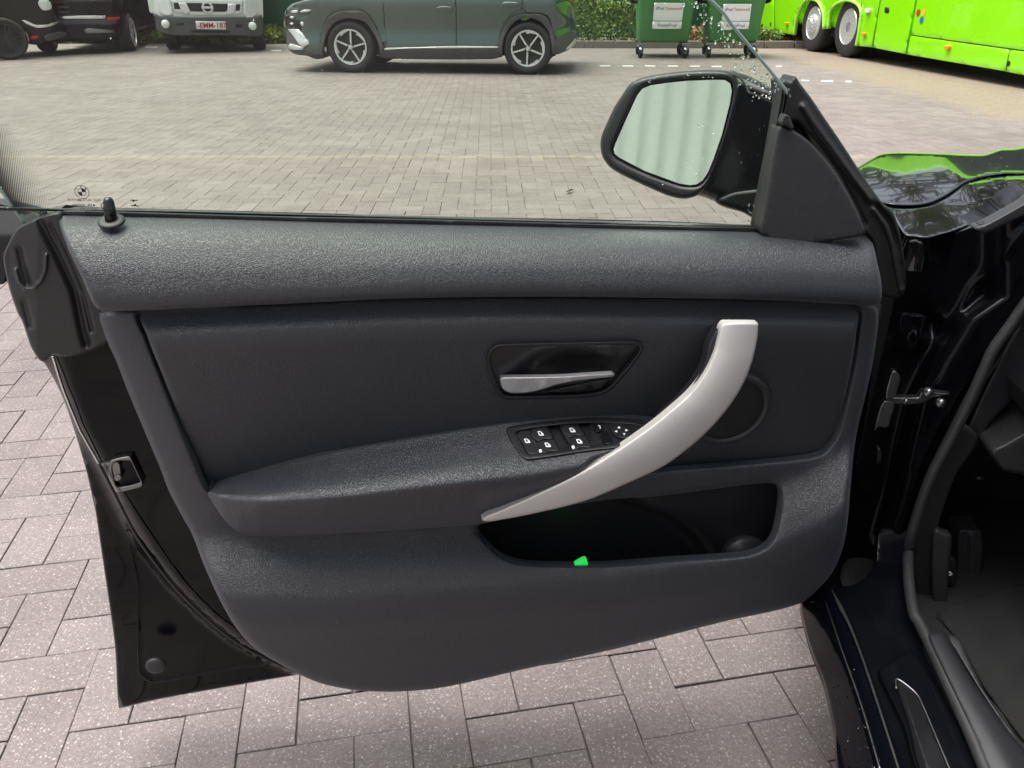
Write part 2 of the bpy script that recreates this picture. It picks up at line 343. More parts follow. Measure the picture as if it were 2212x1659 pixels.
def paver_mat(name, near):
    m, nt, p = new_mat(name); L = nt.links; geo = node(nt, 'ShaderNodeNewGeometry'); oi = node(nt, 'ShaderNodeObjectInfo')
    s = node(nt, 'ShaderNodeMath', operation='ADD'); L.new(geo.outputs['Random Per Island'], s.inputs[0]); L.new(oi.outputs['Random'], s.inputs[1])
    fr = node(nt, 'ShaderNodeMath', operation='FRACT'); L.new(s.outputs[0], fr.inputs[0])
    cr = node(nt, 'ShaderNodeValToRGB'); cr.color_ramp.elements[0].color = (0.174, 0.143, 0.135, 1); cr.color_ramp.elements[1].color = (0.208, 0.175, 0.165, 1)
    e = cr.color_ramp.elements.new(0.5); e.color = (0.191, 0.158, 0.149, 1); L.new(fr.outputs[0], cr.inputs[0]); col = cr.outputs[0]
    # large patches: damp, dust
    n1 = node(nt, 'ShaderNodeTexNoise', i_Scale=0.55, i_Detail=4.0); L.new(geo.outputs['Position'], n1.inputs['Vector'])
    r1 = node(nt, 'ShaderNodeMapRange'); r1.inputs['From Min'].default_value = 0.3; r1.inputs['From Max'].default_value = 0.7; r1.inputs['To Min'].default_value = 0.86; r1.inputs['To Max'].default_value = 1.14; L.new(n1.outputs['Fac'], r1.inputs['Value'])
    v1 = node(nt, 'ShaderNodeMix', data_type='RGBA', blend_type='MULTIPLY', i_Factor=1.0); L.new(col, v1.inputs['A']); L.new(r1.outputs[0], v1.inputs['B']); col = v1.outputs['Result']
    n7 = node(nt, 'ShaderNodeTexNoise', i_Scale=3.2, i_Detail=8.0, i_Roughness=0.7); L.new(geo.outputs['Position'], n7.inputs['Vector'])
    r7 = node(nt, 'ShaderNodeMapRange'); r7.inputs['From Min'].default_value = 0.35; r7.inputs['From Max'].default_value = 0.62; r7.inputs['To Min'].default_value = 0.80; r7.inputs['To Max'].default_value = 1.06; L.new(n7.outputs['Fac'], r7.inputs['Value'])
    v7 = node(nt, 'ShaderNodeMix', data_type='RGBA', blend_type='MULTIPLY', i_Factor=1.0); L.new(col, v7.inputs['A']); L.new(r7.outputs[0], v7.inputs['B']); col = v7.outputs['Result']
    # cement grain
    n2 = node(nt, 'ShaderNodeTexNoise', i_Scale=140.0, i_Detail=6.0, i_Roughness=0.75); L.new(geo.outputs['Position'], n2.inputs['Vector'])
    r2 = node(nt, 'ShaderNodeMapRange'); r2.inputs['From Min'].default_value = 0.3; r2.inputs['From Max'].default_value = 0.7; r2.inputs['To Min'].default_value = 0.62; r2.inputs['To Max'].default_value = 1.35; L.new(n2.outputs['Fac'], r2.inputs['Value'])
    v2 = node(nt, 'ShaderNodeMix', data_type='RGBA', blend_type='MULTIPLY', i_Factor=1.0); L.new(col, v2.inputs['A']); L.new(r2.outputs[0], v2.inputs['B']); col = v2.outputs['Result']
    # exposed chips of pale stone, two sizes
    for sc, th, w in ((125.0, 0.30, 0.36), (250.0, 0.33, 0.36)):
        vo = node(nt, 'ShaderNodeTexVoronoi', i_Scale=sc); wob = node(nt, 'ShaderNodeTexNoise', i_Scale=sc*1.3); L.new(geo.outputs['Position'], wob.inputs['Vector'])
        va = node(nt, 'ShaderNodeVectorMath', operation='MULTIPLY_ADD'); va.inputs[1].default_value = (0.9/sc,)*3; L.new(wob.outputs['Color'], va.inputs[0]); L.new(geo.outputs['Position'], va.inputs[2]); L.new(va.outputs[0], vo.inputs['Vector'])
        sep = node(nt, 'ShaderNodeSeparateColor'); L.new(vo.outputs['Color'], sep.inputs[0])
        few = node(nt, 'ShaderNodeMath', operation='GREATER_THAN'); few.inputs[1].default_value = 0.62; L.new(sep.outputs[0], few.inputs[0])
        mr = node(nt, 'ShaderNodeMapRange'); mr.inputs['From Min'].default_value = th; mr.inputs['From Max'].default_value = th*0.72; mr.inputs['To Max'].default_value = w; L.new(vo.outputs['Distance'], mr.inputs['Value'])
        mm = node(nt, 'ShaderNodeMath', operation='MULTIPLY'); L.new(few.outputs[0], mm.inputs[0]); L.new(mr.outputs[0], mm.inputs[1])
        mx = node(nt, 'ShaderNodeMix', data_type='RGBA'); mx.inputs['B'].default_value = (0.66, 0.62, 0.56, 1); L.new(mm.outputs[0], mx.inputs['Factor']); L.new(col, mx.inputs['A']); col = mx.outputs['Result']
    # leaf litter and sand: along the bus, along the drain row, a few brick-red scuffs
    sx = node(nt, 'ShaderNodeSeparateXYZ'); L.new(geo.outputs['Position'], sx.inputs[0])
    n3 = node(nt, 'ShaderNodeTexNoise', i_Scale=0.9, i_Detail=6.0, i_Roughness=0.65); L.new(geo.outputs['Position'], n3.inputs['Vector'])
    a = node(nt, 'ShaderNodeMath', operation='MULTIPLY_ADD'); a.inputs[1].default_value = 2.2; L.new(n3.outputs['Fac'], a.inputs[0]); L.new(sx.outputs['X'], a.inputs[2])
    lit = node(nt, 'ShaderNodeMapRange'); lit.inputs['From Min'].default_value = 5.85; lit.inputs['From Max'].default_value = 6.25; lit.inputs['To Max'].default_value = 0.92; L.new(a.outputs[0], lit.inputs['Value'])
    n4 = node(nt, 'ShaderNodeTexNoise', i_Scale=22.0, i_Detail=6.0, i_Roughness=0.8); L.new(geo.outputs['Position'], n4.inputs['Vector'])
    lc = node(nt, 'ShaderNodeValToRGB'); lc.color_ramp.elements[0].position = 0.3; lc.color_ramp.elements[0].color = (0.17, 0.13, 0.10, 1); lc.color_ramp.elements[1].position = 0.7; lc.color_ramp.elements[1].color = (0.31, 0.245, 0.185, 1); L.new(n4.outputs['Fac'], lc.inputs[0])
    mx = node(nt, 'ShaderNodeMix', data_type='RGBA'); L.new(lit.outputs[0], mx.inputs['Factor']); L.new(col, mx.inputs['A']); L.new(lc.outputs[0], mx.inputs['B']); col = mx.outputs['Result']
    dd = node(nt, 'ShaderNodeMath', operation='SUBTRACT'); dd.inputs[1].default_value = 6.42; L.new(sx.outputs['Y'], dd.inputs[0]); ab = node(nt, 'ShaderNodeMath', operation='ABSOLUTE'); L.new(dd.outputs[0], ab.inputs[0])
    n5 = node(nt, 'ShaderNodeTexNoise', i_Scale=11.0, i_Detail=6.0, i_Roughness=0.8); L.new(geo.outputs['Position'], n5.inputs['Vector'])
    w5 = node(nt, 'ShaderNodeMath', operation='MULTIPLY_ADD'); w5.inputs[1].default_value = -0.5; L.new(n5.outputs['Fac'], w5.inputs[0]); L.new(ab.outputs[0], w5.inputs[2])
    li2 = node(nt, 'ShaderNodeMapRange'); li2.inputs['From Min'].default_value = -0.17; li2.inputs['From Max'].default_value = -0.30; li2.inputs['To Max'].default_value = 0.7; L.new(w5.outputs[0], li2.inputs['Value'])
    mx = node(nt, 'ShaderNodeMix', data_type='RGBA'); mx.inputs['B'].default_value = (0.36, 0.27, 0.16, 1); L.new(li2.outputs[0], mx.inputs['Factor']); L.new(col, mx.inputs['A']); col = mx.outputs['Result']
    n6 = node(nt, 'ShaderNodeTexNoise', i_Scale=6.5, i_Detail=7.0, i_Roughness=0.7); L.new(geo.outputs['Position'], n6.inputs['Vector'])
    r6 = node(nt, 'ShaderNodeMapRange'); r6.inputs['From Min'].default_value = 0.665; r6.inputs['From Max'].default_value = 0.72; r6.inputs['To Max'].default_value = 0.5; L.new(n6.outputs['Fac'], r6.inputs['Value'])
    mx = node(nt, 'ShaderNodeMix', data_type='RGBA'); mx.inputs['B'].default_value = (0.42, 0.17, 0.11, 1); L.new(r6.outputs[0], mx.inputs['Factor']); L.new(col, mx.inputs['A']); col = mx.outputs['Result']
    L.new(col, p.inputs['Base Color']); p.inputs['Roughness'].default_value = 0.72
    b = node(nt, 'ShaderNodeBump', i_Strength=0.45, i_Distance=0.003); L.new(n2.outputs['Fac'], b.inputs['Height']); L.new(b.outputs[0], p.inputs['Normal'])
    return m
M['paver'] = paver_mat('concrete_paver', True)
M['joint'] = plain('joint_sand', (0.15, 0.125, 0.11), 0.95, noise=0.5, nscale=30, bump=0.4)
M['white_paver'] = plain('white_paver_paint', (0.48, 0.46, 0.43), 0.6, noise=0.15, nscale=40)

# ================================================================== THE SETTING
S = 400.0
ground = mk('ground', [(-S, -S, -0.0014), (S, -S, -0.0014), (S, S, -0.012), (-S, S, -0.0014)], [(0, 1, 2, 3)], M['joint'], smooth=False, origin=(0, 0, -0.0014), kind='structure')
paving = bpy.data.objects.new('paving', None); COL.objects.link(paving); paving['kind'] = 'structure'; ORG['paving'] = np.zeros(3)

PL_, PW_, GAP = 0.208, 0.104, 0.0024
def herringbone(ang, x0, x1, y0, y1, keep):
    """centres and turns of 90-degree herringbone blocks in a rotated grid"""
    c, s = math.cos(ang), math.sin(ang); w = PW_; out = []
    rad = max(abs(x0), abs(x1), abs(y0), abs(y1))*1.5; n = int(rad/w)+2
    for j in range(-n, n):
        for i in range(-n, n):
            k = (i-j) % 4
            if k == 0: a, b, t = (i+1)*w, (j+.5)*w, 0     # lying block on cells i, i+1
            elif k == 3: a, b, t = (i+.5)*w, (j+1)*w, 1    # standing block on cells j, j+1
            else: continue
            X = c*a-s*b; Y = s*a+c*b
            if x0 < X < x1 and y0 < Y < y1 and keep(X, Y): out.append((X, Y, ang+(math.pi/2 if t else 0)))
    return out
near_b = herringbone(R(10.5), -4.6, 3.4, -0.6, 3.9, lambda X, Y: True)
far_b = herringbone(R(1.5), -11.5, 9.5, 3.93, 15.8, lambda X, Y: abs(X) < 2.2+0.62*Y)
blocks = near_b+far_b
def paver_vf(lo, wd, h=0.03, b=0.0012, sides=True):
    x, y = lo/2, wd/2; V = [(-x+b, -y+b, 0), (x-b, -y+b, 0), (x-b, y-b, 0), (-x+b, y-b, 0), (-x, -y, -b), (x, -y, -b), (x, y, -b), (-x, y, -b)]
    F = [(0, 1, 2, 3)]+[(4+i, 4+(i+1) % 4, (i+1) % 4, i) for i in range(4)]
    if sides:
        V += [(-x, -y, -h), (x, -y, -h), (x, y, -h), (-x, y, -h)]; F += [(8+i, 8+(i+1) % 4, 4+(i+1) % 4, 4+i) for i in range(4)]
    return np.array(V), F
# how large each block shows: near and not behind the door counts first
B = np.array([(a, b, t) for a, b, t in blocks]); d = B[:, 1]*CP+CAM_H*SP
px = 1106+FOC*B[:, 0]/np.maximum(d, .05); py = 829.5-FOC*(B[:, 1]*SP-CAM_H*CP)/np.maximum(d, .05)
DOOR_SIL = np.array([(0, 470), (60, 700), (150, 870), (210, 1150), (262, 1520), (640, 1450), (860, 1490), (1130, 1445), (1730, 1305), (1830, 1659), (2300, 1659), (2300, 480), (1900, 330), (1640, 490)], float)
vis = (px > -60) & (px < 2270) & (py > -60) & (py < 1720) & (d > 0.2) & ~inside(np.stack([px, py], 1), DOOR_SIL)
score = np.where(vis, 1/np.maximum(d, .1)**3, 0); order = np.argsort(-score); single = set(order[:300].tolist())
pv, pf = paver_vf(PL_-GAP, PW_-GAP)
pme = bpy.data.meshes.new('paver'); pme.from_pydata(pv.tolist(), [], pf); pme.materials.append(M['paver'])
V = []; F = []; nv = 0; pv2, pf2 = paver_vf(PL_-GAP, PW_-GAP, sides=False, b=0.0012)
for i, (x, y, t) in enumerate(blocks):
    dz = rng.normal(0, 0.0004); tx, ty = rng.normal(0, 0.0022, 2); jx, jy = rng.normal(0, 0.0008, 2); t2 = t+rng.normal(0, 0.004)
    if i in single:
        o = bpy.data.objects.new('paver', pme); COL.objects.link(o); o.location = (x+jx, y+jy, dz); o.rotation_euler = (tx, ty, t2); o.parent = paving
    else:
        c, s = math.cos(t2), math.sin(t2); P = np.stack([c*pv2[:, 0]-s*pv2[:, 1]+x+jx, s*pv2[:, 0]+c*pv2[:, 1]+y+jy, pv2[:, 2]+dz+tx*pv2[:, 1]-ty*pv2[:, 0]], 1)
        V.append(P); F += [[k+nv for k in f] for f in pf2]; nv += len(P)
mk('paver_field', np.concatenate(V), F, M['paver'], paving, smooth=False, kind='stuff')
# beyond the built blocks the same paving goes on as one sheet, its joints too fine to see
M['far'] = M['paver'].copy(); M['far'].name = 'concrete_paving_far'
def sheet(name, x0, x1, y0, y1, z): return mk(name, [(x0, y0, z), (x1, y0, z), (x1, y1, z), (x0, y1, z)], [(0, 1, 2, 3)], M['far'], paving, smooth=False)
sheet('distant_paving', -60, 60, 15.5, 90, -0.0006); sheet('side_paving', 9.5, 60, -20, 15.8, -0.0007); sheet('side_paving', -60, -11.5, 3.9, 15.8, -0.0008)
sheet('rear_paving', -60, 9.5, -40, -0.6, -0.0009); sheet('side_paving', -60, -4.6, -0.6, 3.9, -0.0010); sheet('side_paving', 3.4, 9.5, -0.6, 3.9, -0.0010)
# white marking blocks, seen as a dashed row
for pts in (cL([(365, 604), (465, 604), (462, 616), (370, 616)]), cL([(575, 604), (678, 606), (674, 618), (580, 618)]), cL([(780, 604), (880, 606), (876, 618), (786, 616)]), cL([(990, 606), (1090, 606), (1086, 618), (996, 618)]),
            cL([(1195, 608), (1290, 608), (1288, 620), (1200, 620)]), cL([(1395, 610), (1495, 610), (1492, 622), (1400, 622)]), cK([(530, 604), (590, 606), (592, 616), (534, 616)]), cK([(682, 608), (770, 608), (772, 622), (684, 622)]), cK([(865, 611), (910, 611), (912, 625), (866, 625)]), cK([(340, 498), (385, 498), (386, 510), (342, 510)]),
            cO([(650, 331), (745, 331), (742, 340), (652, 340)]), cO([(835, 328), (910, 328), (908, 338), (837, 338)]), cO([(1000, 321), (1090, 321), (1086, 332), (1003, 332)]), cO([(1870, 346), (1945, 346), (1942, 356), (1873, 356)]), cO([(480, 330), (560, 330), (556, 339), (484, 339)]),
            cO([(1010, 316), (1030, 308), (1050, 308), (1030, 316)]), cO([(1045, 302), (1065, 294), (1082, 294), (1062, 302)]), cO([(1080, 288), (1100, 278), (1116, 278), (1097, 288)]), cO([(1115, 272), (1130, 264), (1146, 264), (1131, 272)])):
    g = gnd([p[0] for p in pts], [p[1] for p in pts]); c = g.mean(0); top = g.copy(); top[:, 2] = 0.006; lo = g.copy(); lo[:, 2] = -0.01
    mk('white_paver', np.concatenate([top, lo]), [(3, 2, 1, 0)]+[(i, (i+1) % 4, 4+(i+1) % 4, 4+i) for i in range(4)], M['white_paver'], paving, smooth=False)

# ------------------------------------------------------------------ white corrugated hall behind (seen in the wing mirror)
M['sheet_white'] = plain('white_sheet_metal', (0.84, 0.87, 0.88), 0.5, noise=0.05, nscale=3)
M['sheet_cream'] = plain('cream_sheet_metal', (0.70, 0.75, 0.73), 0.5, noise=0.05, nscale=3)
hall = thing('warehouse', (-6, -9, 0), 'white ribbed metal hall standing behind, reflected in the wing mirror', 'building')
prof = []; x = -34.0
while x < 16: prof += [(x, 0), (x+0.20, 0), (x+0.23, -0.05), (x+0.32, -0.05), (x+0.35, 0)]; x += 0.35
V = []; F = []; mi = []
for a, b in prof: V += [(a, -9+b, 0.0), (a, -9+b, 4.4)]
for i in range(len(prof)-1): F.append((2*i, 2*i+2, 2*i+3, 2*i+1)); mi.append(0 if i % 5 in (0, 4) else 1)
mk('wall', V, F, [M['sheet_white'], M['sheet_cream']], hall, smooth=False, mi=mi)
V, F = box_vf((-9, -12, 4.5), (50, 7, 0.25)); mk('roof', V, F, M['sheet_white'], hall, smooth=False)
V, F = box_vf((-9, -9.06, 0.15), (50, 0.1, 0.3)); mk('plinth', V, F, M['joint'], hall, smooth=False)

# ------------------------------------------------------------------ green fence, hedges, kerbs, trees
M['fence'] = plain('dark_green_steel', (0.012, 0.075, 0.045), 0.5, noise=0.2, nscale=5)
fence = thing('fence', (0, 20.6, 0), 'dark green solid panel fence behind the hedge and the vans', 'fence')
xs = np.arange(-22, 7.6, 2.0)
for x in xs:
    V, F = box_vf((x+1.0, 20.6, 1.0), (1.93, 0.03, 1.9)); mk('panel', V, F, M['fence'], fence, smooth=False)
    V, F = box_vf((x, 20.56, 1.05), (0.07, 0.07, 2.1), bev=0.008); mk('post', V, F, M['fence'], fence, smooth=False)
def leaf_mat(name, c0, c1):
    m, nt, p = new_mat(name); geo = node(nt, 'ShaderNodeNewGeometry'); cr = node(nt, 'ShaderNodeValToRGB'); cr.color_ramp.elements[0].color = (*c0, 1); cr.color_ramp.elements[1].color = (*c1, 1)
    nt.links.new(geo.outputs['Random Per Island'], cr.inputs[0]); nt.links.new(cr.outputs[0], p.inputs['Base Color']); p.inputs['Roughness'].default_value = 0.5; return m
M['leaf'] = leaf_mat('hedge_leaf', (0.06, 0.14, 0.03), (0.30, 0.40, 0.10)); M['leaf_dry'] = leaf_mat('dry_leaf', (0.13, 0.06, 0.03), (0.42, 0.27, 0.12))
M['leaf_pale'] = leaf_mat('pale_dry_leaf', (0.22, 0.15, 0.09), (0.46, 0.34, 0.21)); M['grass'] = leaf_mat('grass_blade', (0.12, 0.18, 0.03), (0.32, 0.36, 0.06))
M['bark'] = plain('bark', (0.07, 0.05, 0.035), 0.9, noise=0.4, nscale=12, bump=0.6)
def leaves(n, fn, size):
    """n little bent leaves; fn gives a centre"""
    C = np.array([fn() for i in range(n)]); a = rng.normal(size=(n, 3)); a /= np.linalg.norm(a, axis=1)[:, None]; b = np.cross(a, rng.normal(size=(n, 3))); b /= np.linalg.norm(b, axis=1)[:, None]+1e-9
    k = np.cross(a, b); s = size*rng.uniform(.6, 1.4, n)[:, None]
    V = np.stack([C-a*s, C+b*s*.45+k*s*.12, C+a*s, C-b*s*.45+k*s*.12], 1).reshape(-1, 3); F = [f for q in range(0, 4*n, 4) for f in ((q, q+1, q+2), (q, q+2, q+3))]
    return V, F
def hedge(name, x0, x1, y0, y1, h, n, label):
    t = thing(name, ((x0+x1)/2, (y0+y1)/2, 0), label, 'hedge', 'clipped hedges by the lot')
    ph = rng.uniform(0, 6, 6)
    def fn():
        x, y = rng.uniform(x0, x1), rng.uniform(y0, y1); top = h*(0.9+0.07*math.sin(4*x+ph[0])+0.06*math.sin(9*x+ph[1]+3*y))
        z = top*(1-abs(rng.normal(0, .33))) if rng.random() < .5 else rng.uniform(0.05, top)
        if rng.random() < .6: y = y0+abs(rng.normal(0, .10))+0.07*math.sin(7*x+5*z+ph[2])
        return np.array([x, y, max(z, .04)])
    V, F = leaves(n, fn, 0.045); mk('foliage', V, F, M['leaf'], t, smooth=False, kind='stuff')
    for x in np.arange(x0+.15, x1, .4): V, F = tube_vf([(x, (y0+y1)/2, 0), (x+.05, (y0+y1)/2+.05, h*.4), (x-.03, (y0+y1)/2, h*.8)], [.02, .014, .006], 6); mk('stem', V, F, M['bark'], t)
    return t
hL = gnd([1243], [104])[0]; hR = gnd([1352], [104])[0]
hedge('hedge', hL[0]-3.0, hR[0]+1.2, hL[1]+0.25, hL[1]+1.5, 1.05, 9000, 'clipped green hedge between the dark green car and the bins')
g1 = gnd([1655], [104])[0]
hedge('hedge', g1[0]-1.2, g1[0]+.35, g1[1]+0.1, g1[1]+1.3, 0.34, 1500, 'low ragged end of hedge right of the bins')
M['kerb'] = plain('kerb_concrete', (0.22, 0.20, 0.18), 0.9, noise=0.3, nscale=20, bump=0.3)
kerb = thing('kerb', (hL[0], hL[1], 0), 'weathered concrete edging along the foot of the hedge', 'kerb')
for i in range(14):
    x = hL[0]-3.2+i*0.62; V, F = box_vf((x, hL[1]+0.12-0.012*i, 0.06), (0.6, 0.1, 0.16), bev=0.012); mk('kerb_stone', V, F, M['kerb'], kerb, smooth=False)
# rough verge by the fence
V, F = leaves(9000, lambda: np.array([rng.uniform(-16, 1.0), rng.uniform(19.2, 20.5), abs(rng.normal(0, .12))+.03]), 0.11)
mk('grass_verge', V, F, M['grass'], smooth=False, kind='stuff', label='yellow green rough grass along the foot of the fence', cat='grass')
# fallen leaves by the bus and under it
def litter():
    y = rng.uniform(5.5, 22); x = 4.9+abs(rng.normal(0, 1.1))+.25*math.sin(y*1.3); return np.array([x, y, .012+rng.random()*.012])
V, F = leaves(420, litter, 0.014); V[:, 2] = .003+.003*rng.random(len(V))
mk('leaf_litter', V, F, M['leaf_pale'], smooth=False, kind='stuff', label='brown fallen leaves drifted along the bus', cat='leaves')
V, F = leaves(9000, lambda: np.array([rng.uniform(3.6, 11), 19.6+rng.normal(0, .5), abs(rng.normal(0, .12))+.02]), 0.07)
mk('leaf_bank', V, F, M['leaf_dry'], smooth=False, kind='stuff', label='bank of reddish brown dead leaves behind the bus tail', cat='leaves')
for k, (x, y, s) in enumerate(((1232, 413, .05), (875, 462, .03), (1290, 590, .03))):
    c = gnd([x], [y], .012)[0]; V, F = leaves(1, lambda: c, s); V[:, 2] = .006+.35*np.abs(V[:, 2]-V[:, 2].min())
    if k < 2: mk('fallen_leaf', V, F, M['leaf_dry'], smooth=False, label=('large tan leaf lying on the paving below the wing mirror', 'tiny pale leaf scrap lying just beyond the window sill')[k], cat='leaf')
def tree(x, y, h, label):
    t = thing('bare_tree', (x, y, 0), label, 'tree', 'bare winter trees beyond the lot'); mb = MB(); tw = MB()
    def grow(p, d, L, r, lev):
        pts = [p]; q = p.copy(); dd = d.copy()
        for i in range(4):
            dd = dd+rng.normal(0, .10, 3); dd /= np.linalg.norm(dd); q = q+dd*L/4; pts.append(q.copy())
        (mb if lev < 2 else tw).add(*tube_vf(pts, np.linspace(r, r*.55, 5), 7 if lev < 2 else 4))
        if lev >= 4: return
        for k in range((5, 4, 4, 4)[lev]):
            a = rng.normal(size=3); a[2] = abs(a[2])*.5+.15; e = dd*.75+a/np.linalg.norm(a)*.8; e /= np.linalg.norm(e)
            grow(pts[2+k % 3], e, L*rng.uniform(.5, .72), r*.6, lev+1)
    grow(np.array([x, y, 0.0]), np.array([0, 0, 1.0]), h*.42, h*.02, 0)
    mb.out('trunk', M['bark'], t); tw.out('crown', M['bark'], t)
for x, y, h, l in ((10.8, 10.5, 10, 'bare tree rising beyond the front half of the bus'), (11.5, 16.0, 11, 'bare tree rising beyond the rear half of the bus'), (9.3, 24.0, 11, 'bare tree standing behind the bus tail'), (4.2, 24.0, 10, 'bare tree standing behind the two bins'), (12.5, 5.0, 10, 'bare tree out past the bus nose'), (10.2, 13.2, 10, 'slim bare tree close behind the middle of the bus'), (10.4, 7.6, 9, 'bare tree behind the bus near its front axle'), (13.5, 11.0, 13, 'tallest bare tree, farthest back beyond the bus'), (9.8, 19.5, 10, 'bare tree close behind the rear axles of the bus'), (-3.0, 25.5, 11, 'bare tree behind the fence and the dark green car')): tree(x, y, h, l)

# ================================================================== VEHICLES AND BINS IN THE LOT
M['tyre'] = plain('tyre_rubber', (0.022, 0.022, 0.023), 0.7, noise=0.3, nscale=30)
M['alloy'] = plain('machined_alloy', (0.74, 0.74, 0.75), 0.28, metal=0.5)
M['alloy_dark'] = plain('dark_alloy', (0.03, 0.03, 0.032), 0.4, metal=0.3)
M['suv_paint'] = plain('grey_green_paint', (0.082, 0.116, 0.113), 0.16, metal=0.4, coat=1.0, nscale=3)
M['cladding'] = plain('grey_cladding', (0.075, 0.072, 0.074), 0.6, noise=0.15, nscale=30)
M['lamp'] = plain('lamp_glass', (0.80, 0.82, 0.82), 0.12, metal=0.2)
M['bus_paint'] = plain('lime_green_paint', (0.27, 0.80, 0.0), 0.28, coat=0.6, nscale=2, noise=0.03)
M['bus_rim'] = plain('lime_edge_trim', (0.42, 0.82, 0.10), 0.4)
M['dark_glass'] = plain('dark_vehicle_glass', (0.01, 0.012, 0.013), 0.05)
M['amber'] = plain('amber_lens', (0.95, 0.30, 0.01), 0.25)
M['red'] = plain('red_lens', (0.55, 0.02, 0.03), 0.25)
M['white_paint'] = plain('white_vehicle_paint', (0.76, 0.78, 0.75), 0.3, coat=0.5, nscale=5, noise=0.04)
M['bumper'] = plain('grey_bumper_plastic', (0.062, 0.066, 0.068), 0.55, noise=0.15, nscale=15)
M['bin'] = plain('green_bin_plastic', (0.075, 0.24, 0.08), 0.5, noise=0.12, nscale=6)
M['bin_dark'] = plain('dark_green_bin_plastic', (0.045, 0.15, 0.06), 0.5, noise=0.12, nscale=6)
M['sticker'] = plain('white_sticker', (0.80, 0.80, 0.80), 0.4)
M['grey_print'] = plain('grey_print', (0.16, 0.17, 0.18), 0.5); M['red_print'] = plain('red_print', (0.75, 0.08, 0.10), 0.5)
M['plate'] = plain('number_plate_white', (0.80, 0.79, 0.78), 0.4); M['plate_red'] = plain('number_plate_red', (0.36, 0.02, 0.03), 0.4)
M['sky_paint'] = plain('black_suv_paint', (0.005, 0.005, 0.007), 0.2, spec=0.3, nscale=3); M['brown_paint'] = plain('dark_bronze_paint', (0.014, 0.012, 0.011), 0.2, spec=0.35, nscale=3)
M['chip_yellow'] = plain('yellow_sticker', (0.85, 0.55, 0.02), 0.4); M['chip_blue'] = plain('blue_sticker', (0.03, 0.14, 0.62), 0.4); M['chip_red'] = plain('red_sticker', (0.5, 0.03, 0.03), 0.4)

def text_vf(body, size=1.0, bold=0.0):
    cu = bpy.data.curves.new('t', 'FONT'); cu.body = body; cu.size = size; cu.align_x = 'CENTER'; cu.align_y = 'CENTER'; cu.offset = bold
    ob = bpy.data.objects.new('t', cu); COL.objects.link(ob); dg = bpy.context.evaluated_depsgraph_get(); dg.update(); me = ob.evaluated_get(dg).to_mesh()
    V = np.array([v.co[:2] for v in me.vertices]).reshape(-1, 2); F = [tuple(p.vertices) for p in me.polygons]
    ob.evaluated_get(dg).to_mesh_clear(); bpy.data.objects.remove(ob); bpy.data.curves.remove(cu); return V, F
def put_text(mb, body, c, ex, ey, width, m=0, bold=0.0, height=None):
    """flat lettering: centre c, right ex, up ey, total width"""
    V, F = text_vf(body, 1.0, bold); w = np.ptp(V[:, 0]); k = width/w; V = V-(V.max(0)+V.min(0))/2; ky = k if height is None else height/np.ptp(V[:, 1])
    mb.add(np.array(c)+V[:, :1]*k*np.array(ex)+V[:, 1:]*ky*np.array(ey), F, m)

